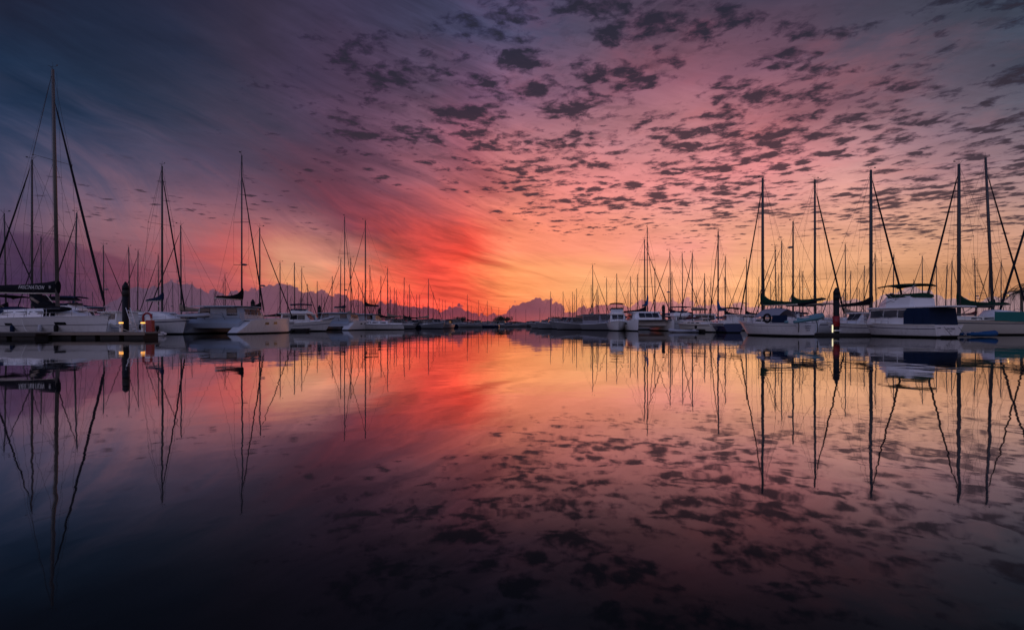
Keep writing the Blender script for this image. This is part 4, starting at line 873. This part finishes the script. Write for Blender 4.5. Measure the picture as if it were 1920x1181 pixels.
# ---- background fleet: one prototype of each look, then copies
PR = []
specs = [dict(hm=WHITE,cover=CNAVY,stripe=NAVY,spread=((.42,1.0),(.70,.75))), dict(hm=WHITE,cover=CBLACK,stripe=None,spread=((.52,1.05),)), dict(hm=CREAM,cover=CGREEN,stripe=None,spread=((.50,1.0),)),
         dict(hm=NAVY,cover=CTAN,stripe=WHITE,cabm=DGREY,spread=((.40,1.0),(.68,.8))), dict(hm=WHITE,cover=CBLUE,stripe=BLUEH,spread=((.45,1.1),),bim=CBLACK), dict(hm=GREYH,cover=CBLACK,stripe=None,cabm=DGREY,jibm=None,spread=((.55,.95),)),
         dict(hm=WHITE,cover=MAROON,stripe=RED,spread=((.36,1.1),(.66,.85)),radar=.4), dict(hm=WHITE,cover=CBLACK,stripe=None,jibm=None,spread=((.46,1.1),),dodge=CNAVY)]
hull_word = ['white','white','cream','dark blue','white','grey','white','white']
cov_word = ['navy','black','green','tan','blue','black','maroon','black']
used = set()
def proto(i, det):
    k = dict(specs[i]); 
    t, _ = sailboat('sailing_boat', 'x', (0,0,0), 0, mast_h=13., L=10., B=3.1, mast_r=.088 if det else .10, detail=det, wins=3 if det else 1, seed=20+i, rig_r=.012 if det else .014, cabh=.5, **k)
    return t
protos = {}
HALF = 90
# (mast column, masthead row) read off the photo
LM = [(12,401),(78,444),(138,398),(195,460),(244,464),(258,470),(298,478),(340,423),(325,530),(360,529),(376,539),(405,542),(419,527),(423,514),(403,546),(525,492),(540,530),(552,492),(564,502),(577,532),(596,527),
      (622,518),(638,485),(658,484),(672,530),(680,530),(696,541),(714,517),(727,503),(732,537),(739,539),(744,543),(757,520),(764,551),(768,533),(771,552),(781,552),(787,552),(803,523),(812,548),(823,559),(830,562),(835,563),(849,566)]
CM = [(876,552),(878,573),(884,572),(897,563),(914,563),(921,574),(935,576),(956,573),(967,578),(986,580),(1012,577)]
RM = [(1032,546),(1041,573),(1046,575),(1052,570),(1056,546),(1074,547),(1077,552),(1081,541),(1093,554),(1108,534),(1112,497),(1118,542),(1121,536),(1138,521),(1156,513),(1178,547),(1182,518),(1195,514),(1204,541),(1210,450),(1228,503),(1253,521),
      (1258,471),(1260,509),(1280,475),(1305,544),(1321,522),(1323,512),(1333,521),(1360,480),(1361,519),(1377,558),(1397,517),(1399,486),(1421,519),(1435,500),(1445,528),(1456,461),(1459,514),(1466,452),(1499,504),(1505,508),(1586,458),(1593,508),(1619,498),
      (1644,474),(1674,477),(1711,524),(1730,480),(1757,497),(1771,497),(1782,489),(1830,487),(1854,492),(1877,491)]
rb = random.Random(11)
extra = [(rb.uniform(545,745), rb.uniform(548,584)) for _ in range(34)]+[(rb.uniform(20,540), rb.uniform(545,575)) for _ in range(16)]+[(rb.uniform(770,900), rb.uniform(565,588)) for _ in range(7)]
extra2 = [(rb.uniform(1060,1500), rb.uniform(552,586)) for _ in range(44)]+[(rb.uniform(1500,1910), rb.uniform(535,570)) for _ in range(22)]
fleet = []
for lst, side in ((LM,'left'),(CM,'middle'),(RM,'right'),(extra,'left'),(extra2,'right')):
    for px, py in lst: fleet.append([px, py, side])
placed = []     # (x, y, half length x, half beam y)
for o_ in ((-35.7,38,9,2.5),(-46,46,9,2.2),(-36,50,7,3.5),(-30,54,5,7),(-32,62,7,2.2),(-30,86,5,7),(-29,98,5,7),(-27,88,7,2.4),(22.6,43,3,7),(30,54,4,6),(32,51,7,3),(36,49,7,2.2),(34,44.5,5,1.8),(32,40,3,6),(43,46,7,2.3),(54,54,8,2.3),(54,49,8,2.3),(20.5,75,5,7),(17,73,3,6.5),(14,82,4,6),(26.5,63,3,6.5),(24,64,6,2),(22,66,4,2),(-37,47,5,2.2)): placed.append(o_)
fleet.sort(key=lambda e: e[1])
n_ord = []
for e in fleet:
    px, py, side = e; best = None
    for k in range(40):
        mh = rb.uniform(9.5, 17.0) if py > 500 else rb.uniform(12., 18.5)
        d = (mh-H)*F/(HOR-py)
        if d < 52 and py > 440: continue
        if side == 'middle' and d > 235: mh *= .8; d = (mh-H)*F/(HOR-py)
        x = X(px, d); s = mh/13.
        hd = R(rb.choice((0, 180))+rb.uniform(-16, 16)); cx = x-math.cos(hd)*1.0*s
        pen = 0
        for (a, b, hx, hy) in placed:
            ox = (hx+5.0*s)-abs(cx-a); oy = (hy+2.2*s)-abs(d-b)
            if ox > 0 and oy > 0: pen += min(ox, oy)
        # keep the fairway open
        lim = None
        if side == 'left':
            edge = X(545,60) if d < 75 else X(740,90) if d < 110 else X(850,160)
            pen += max(0, cx+5*s-edge)*(.7 if d > 75 else 1)
        if side == 'right':
            edge = X(1395,60) if d < 62 else X(1262,68) if d < 70 else X(1160,80) if d < 95 else X(1015,160)
            pen += max(0, edge-(cx-5*s))*.7
        if d > 290: pen += (d-290)*.1
        if best is None or pen < best[0]: best = (pen, d, mh, hd, cx, x)
        if pen <= 0: break
    pen, d, mh, hd, cx, x = best; s = mh/13.
    placed.append((cx, d, 5.0*s, 1.6*s)); n_ord.append([px, py, side, d, s, hd, x, rb.choice((3,5,5,3)) if side == 'middle' or 745 < px < 1060 else rb.choice((3,5,5,3,5,3,1,4,6,2)) if d > 85 else rb.randrange(len(specs))])  # far boats get darker hulls and cabins, backlit shade put into colour
n_ord.sort(key=lambda e: e[0])
def ordn(n): return '%d%s' % (n, 'th' if 10 <= n % 100 <= 20 else {1:'st',2:'nd',3:'rd'}.get(n % 10, 'th'))
cnt = {}
for px, py, side, d, s, hd, x, i in n_ord:
    det = 1 if d < 125 else 0; key = (i, det)
    if key not in protos: o = protos[key] = proto(i, det)
    else: o = copy_tree(protos[key])
    cnt[side] = cnt.get(side, 0)+1; nb = cnt[side]
    o.location = (x, d, 0); o.rotation_euler = (R(rb.uniform(-1.8,1.8)), R(rb.uniform(-.6,.9)), hd); o.scale = (s, s, s)
    o['label'] = '%s-hulled sloop, %s boom cover, %s far mast from the left in %s fleet' % (hull_word[i].replace(' ','-'), cov_word[i], ordn(nb), side)
    o['category'] = 'sailing boat'; o['group'] = {'left':'boats moored along the left side','middle':'boats across the far end','right':'boats moored along the right side'}[side]
# motor boats among them
cp = {}
cspec = [dict(hm=WHITE,h1=1.3,cab=(.28,.70),n=3,stripe=NAVY), dict(hm=WHITE,h1=1.5,cab=(.25,.72),n=3,fly=(1.8,5.2),canopy=CNAVY,fb=.6,roof=1.2), dict(hm=GREYH,h1=1.15,cab=(.35,.66),n=2,canopy=CBLACK,cabm=DGREY), dict(hm=NAVY,h1=1.4,cab=(.22,.66),n=3,aft=CBLACK,roof=1.0,cabm=DGREY)]
cw = ['white hull with a navy band','white flybridge','grey hull and black canopy','dark blue hull and black curtains']
CR = [(560,70,0,0),(575,92,1,20),(588,104,0,180),(742,108,2,200),(752,118,1,10),(776,128,3,190),(798,120,0,-20),(815,112,1,-60),(836,120,2,250),(858,170,0,0),(880,205,1,180),(896,185,3,10),(908,190,1,0),(926,215,0,180),(942,222,3,0),(958,228,2,180),(974,225,0,0),(992,228,1,180),(1008,230,0,0),
      (1022,120,2,190),(1040,108,1,180),(1052,128,0,0),(1066,104,3,200),(1078,92,2,185),(1090,118,0,170),(1284,90,1,0),(1312,80,0,180),(1322,72,2,10),(1370,84,3,180),(1392,78,0,5),(140,64,1,0),(215,70,0,180),(395,86,3,0)]
nn_ = 0
for px, d, i, hd in CR:
    if 735 < px < 1095: i = 2+(int(px) % 3 == 0)*1 if i != 2 else 2  # dark looks for the mid-basin motor boats, standing in for backlit shade
    if i not in cp:
        o, _ = cruiser('motor_cruiser', 'x', (0,0,0), 0, L=8.5, B=3., detail=1, **cspec[i]); cp[i] = o
    else: o = copy_tree(cp[i])
    nn_ += 1; sc_ = rb.uniform(.85, 1.15); a = R(hd+rb.uniform(-12,12))
    o.scale = (sc_,)*3; o.location = (X(px,d)-math.cos(a)*4.2*sc_, d-math.sin(a)*4.2*sc_, 0); o.rotation_euler = (0,0,a)
    o['label'] = 'far motor boat, %s, %s from the left' % (cw[i], ordn(1+sum(1 for q in CR if q[0] < px))); o['category'] = 'motor boat'; o['group'] = 'motor boats in the far rows'

# ---- far shore
rs = random.Random(4)
mb = MB(); n = 240; secs = []
for i in range(n+1):
    x = -520+1040*i/n; hh = 1.9+rs.uniform(-.35,.35)+1.2*abs(math.sin(i*.07))*(1 if abs(x) > 60 else .4)
    secs.append([(x,300+rs.uniform(-.8,.8),-.6),(x,303+rs.uniform(-.6,.6),hh*.6+rs.uniform(-.2,.2)),(x,306,hh),(x,316,hh+.4),(x,330,-.6)])
mb.loft(secs, ROCK, closed=False, smooth=False); o = mb.build('breakwater'); o['kind'] = 'structure'
def tree(label, px, d, hgt, wid, seed, z0=2.0):
    rt = random.Random(seed); t = thing('shore_tree', label, 'tree', (X(px,d),d,0), 0, 'trees on the far shore')
    mb = MB(); mb.tube([(0,0,0),(.1,0,z0+hgt*.3),(0,.1,z0+hgt*.6)], [.35,.25,.1], BARK, 6)
    for k in range(5):
        a = rt.uniform(0,6.28); mb.tube([(0,0,z0+hgt*.25),(math.cos(a)*wid*.3,math.sin(a)*wid*.3,z0+hgt*.6)], [.14,.04], BARK, 4)
    mb.build('trunk', t)
    mb = MB(); cl = [(rt.uniform(-.4,.4)*wid, rt.uniform(-.3,.3)*wid, z0+hgt*rt.uniform(.35,.85), rt.uniform(.14,.26)*wid) for _ in range(12)]
    for cx, cy, cz, cr in cl:
        for k in range(85):
            v = Vector((rt.gauss(0,1), rt.gauss(0,1), rt.gauss(0,.75))).normalized()*cr*rt.uniform(.55,1.05); c = Vector((cx,cy,cz))+v
            u = Vector((rt.gauss(0,1),rt.gauss(0,1),rt.gauss(0,1))).normalized(); w = u.orthogonal().normalized(); s = rt.uniform(.16,.34)
            mb.face([c-u*s-w*s*.5, c+u*s-w*s*.4, c+u*s*.6+w*s*.6, c-u*s*.7+w*s*.5], LEAF)
    mb.build('crown', t)
for k, (px, hgt, wid) in enumerate(((862,3.2,7),(934,4.2,8),(950,3.8,7),(1044,3.5,7),(560,5,9),(470,5,9),(360,6,10),(1150,4,8),(1290,4.5,9),(1480,6,9),(1655,7,9),(1675,6.5,8))):
    tree(['low dark tree on the far shore, %s from the left' % ordn(1+sum(1 for q in (862,934,950,1044,560,470,360,1150,1290,1480,1655,1675) if q < px))][0], px, 312, hgt, wid, 50+k)
def palm(px, d, top, label, seed):
    rt = random.Random(seed); zt = TZ(top, d); t = thing('palm_tree', label, 'palm tree', (X(px,d),d,0), 0, 'palms at the right edge')
    mb = MB(); mb.tube([(0,0,-.5),(.15,0,zt*.5),(.1,0,zt-.6)], [.26,.19,.15], BARK, 8); mb.build('trunk', t)
    for k in range(20):
        a = 2*math.pi*k/20+rt.uniform(-.15,.15); L_ = rt.uniform(2.2,3.0); up = rt.uniform(.1,1.3); mb = MB(); pts = []
        for j in range(9):
            f = j/8; pts.append(Vector((.1+math.cos(a)*L_*f, math.sin(a)*L_*f, zt-.6+up*math.sin(f*2.2)-1.5*f*f)))
        mb.tube(pts, [.03]*8+[.01], LEAF, 3)
        for j in range(1, 9):
            dd = (pts[j]-pts[j-1]).normalized(); sd = dd.cross(Vector((0,0,1))).normalized()
            for q in (.0, .5):
                p = pts[j-1].lerp(pts[j], q)
                for s in (1, -1):
                    e = p+sd*s*(.62*(1-.5*j/9))+dd*.35-Vector((0,0,.22)); mb.face([p-dd*.04, p+dd*.07, e], LEAF)
        mb.build('frond', t)
palm(1914, 78, 541, 'dark palm tree at the right edge above the green-covered yacht', 1)
palm(1936, 84, 528, 'palm tree mostly cut off by the right edge', 2)
def street_lamp(px, py, d, m, label):
    t = thing('street_lamp', label, 'street lamp', (X(px,d),d,0), 0, 'lit lamps ashore'); z = TZ(py, d)
    mb = MB(); mb.tube([(0,0,-.5),(0,0,z),(0,0,z+.25),(-.5,0,z+.35)], [.09,.06,.05,.04], ALU, 6); mb.build('post', t)
    mb = MB(); mb.box((-.6,0,z+.36), (.55,.3,.10), GREYH); mb.build('lamp_head', t)
    mb = MB(); mb.tube([(-.6,0,z+.32),(-.6,0,z+.10)], [.22,.12], m, 10); mb.build('lamp_glass', t)
street_lamp(1894, 555, 150, LAMPO, 'orange-lit street lamp beyond the masts near the palm')
street_lamp(1881, 548, 170, LAMPW, 'small yellow-white lamp left of the orange one near the right edge')
street_lamp(1513, 543, 170, LAMPW, 'warm white lamp glowing beyond the masts behind the white sloop')

# ---- mooring lines
def rope(label, a, b, sag=.18):
    a, b = Vector(a), Vector(b); pts = [a.lerp(b, f)-Vector((0,0,sag*4*f*(1-f))) for f in (0,.15,.3,.45,.6,.75,.9,1)]
    mb = MB(); mb.tube(pts, .018, CREAM, 5); o = mb.build('mooring_line'); tag(o, label, 'rope')
rope('mooring line from the bow of the white yacht down to the left dock', onL1(5.1,-.25,1.6), (X(246,35.2),35.2,.47))
rope('mooring line from the middle of the white yacht to the left dock', onL1(-.6,-1.95,1.45), (X(48,34.8),34.9,.47))
rope('mooring line from the sloop behind the red-banded pile down to its dock', (36.6,52.3,1.4), (X(1640,42.6),42.6,.23), .35)
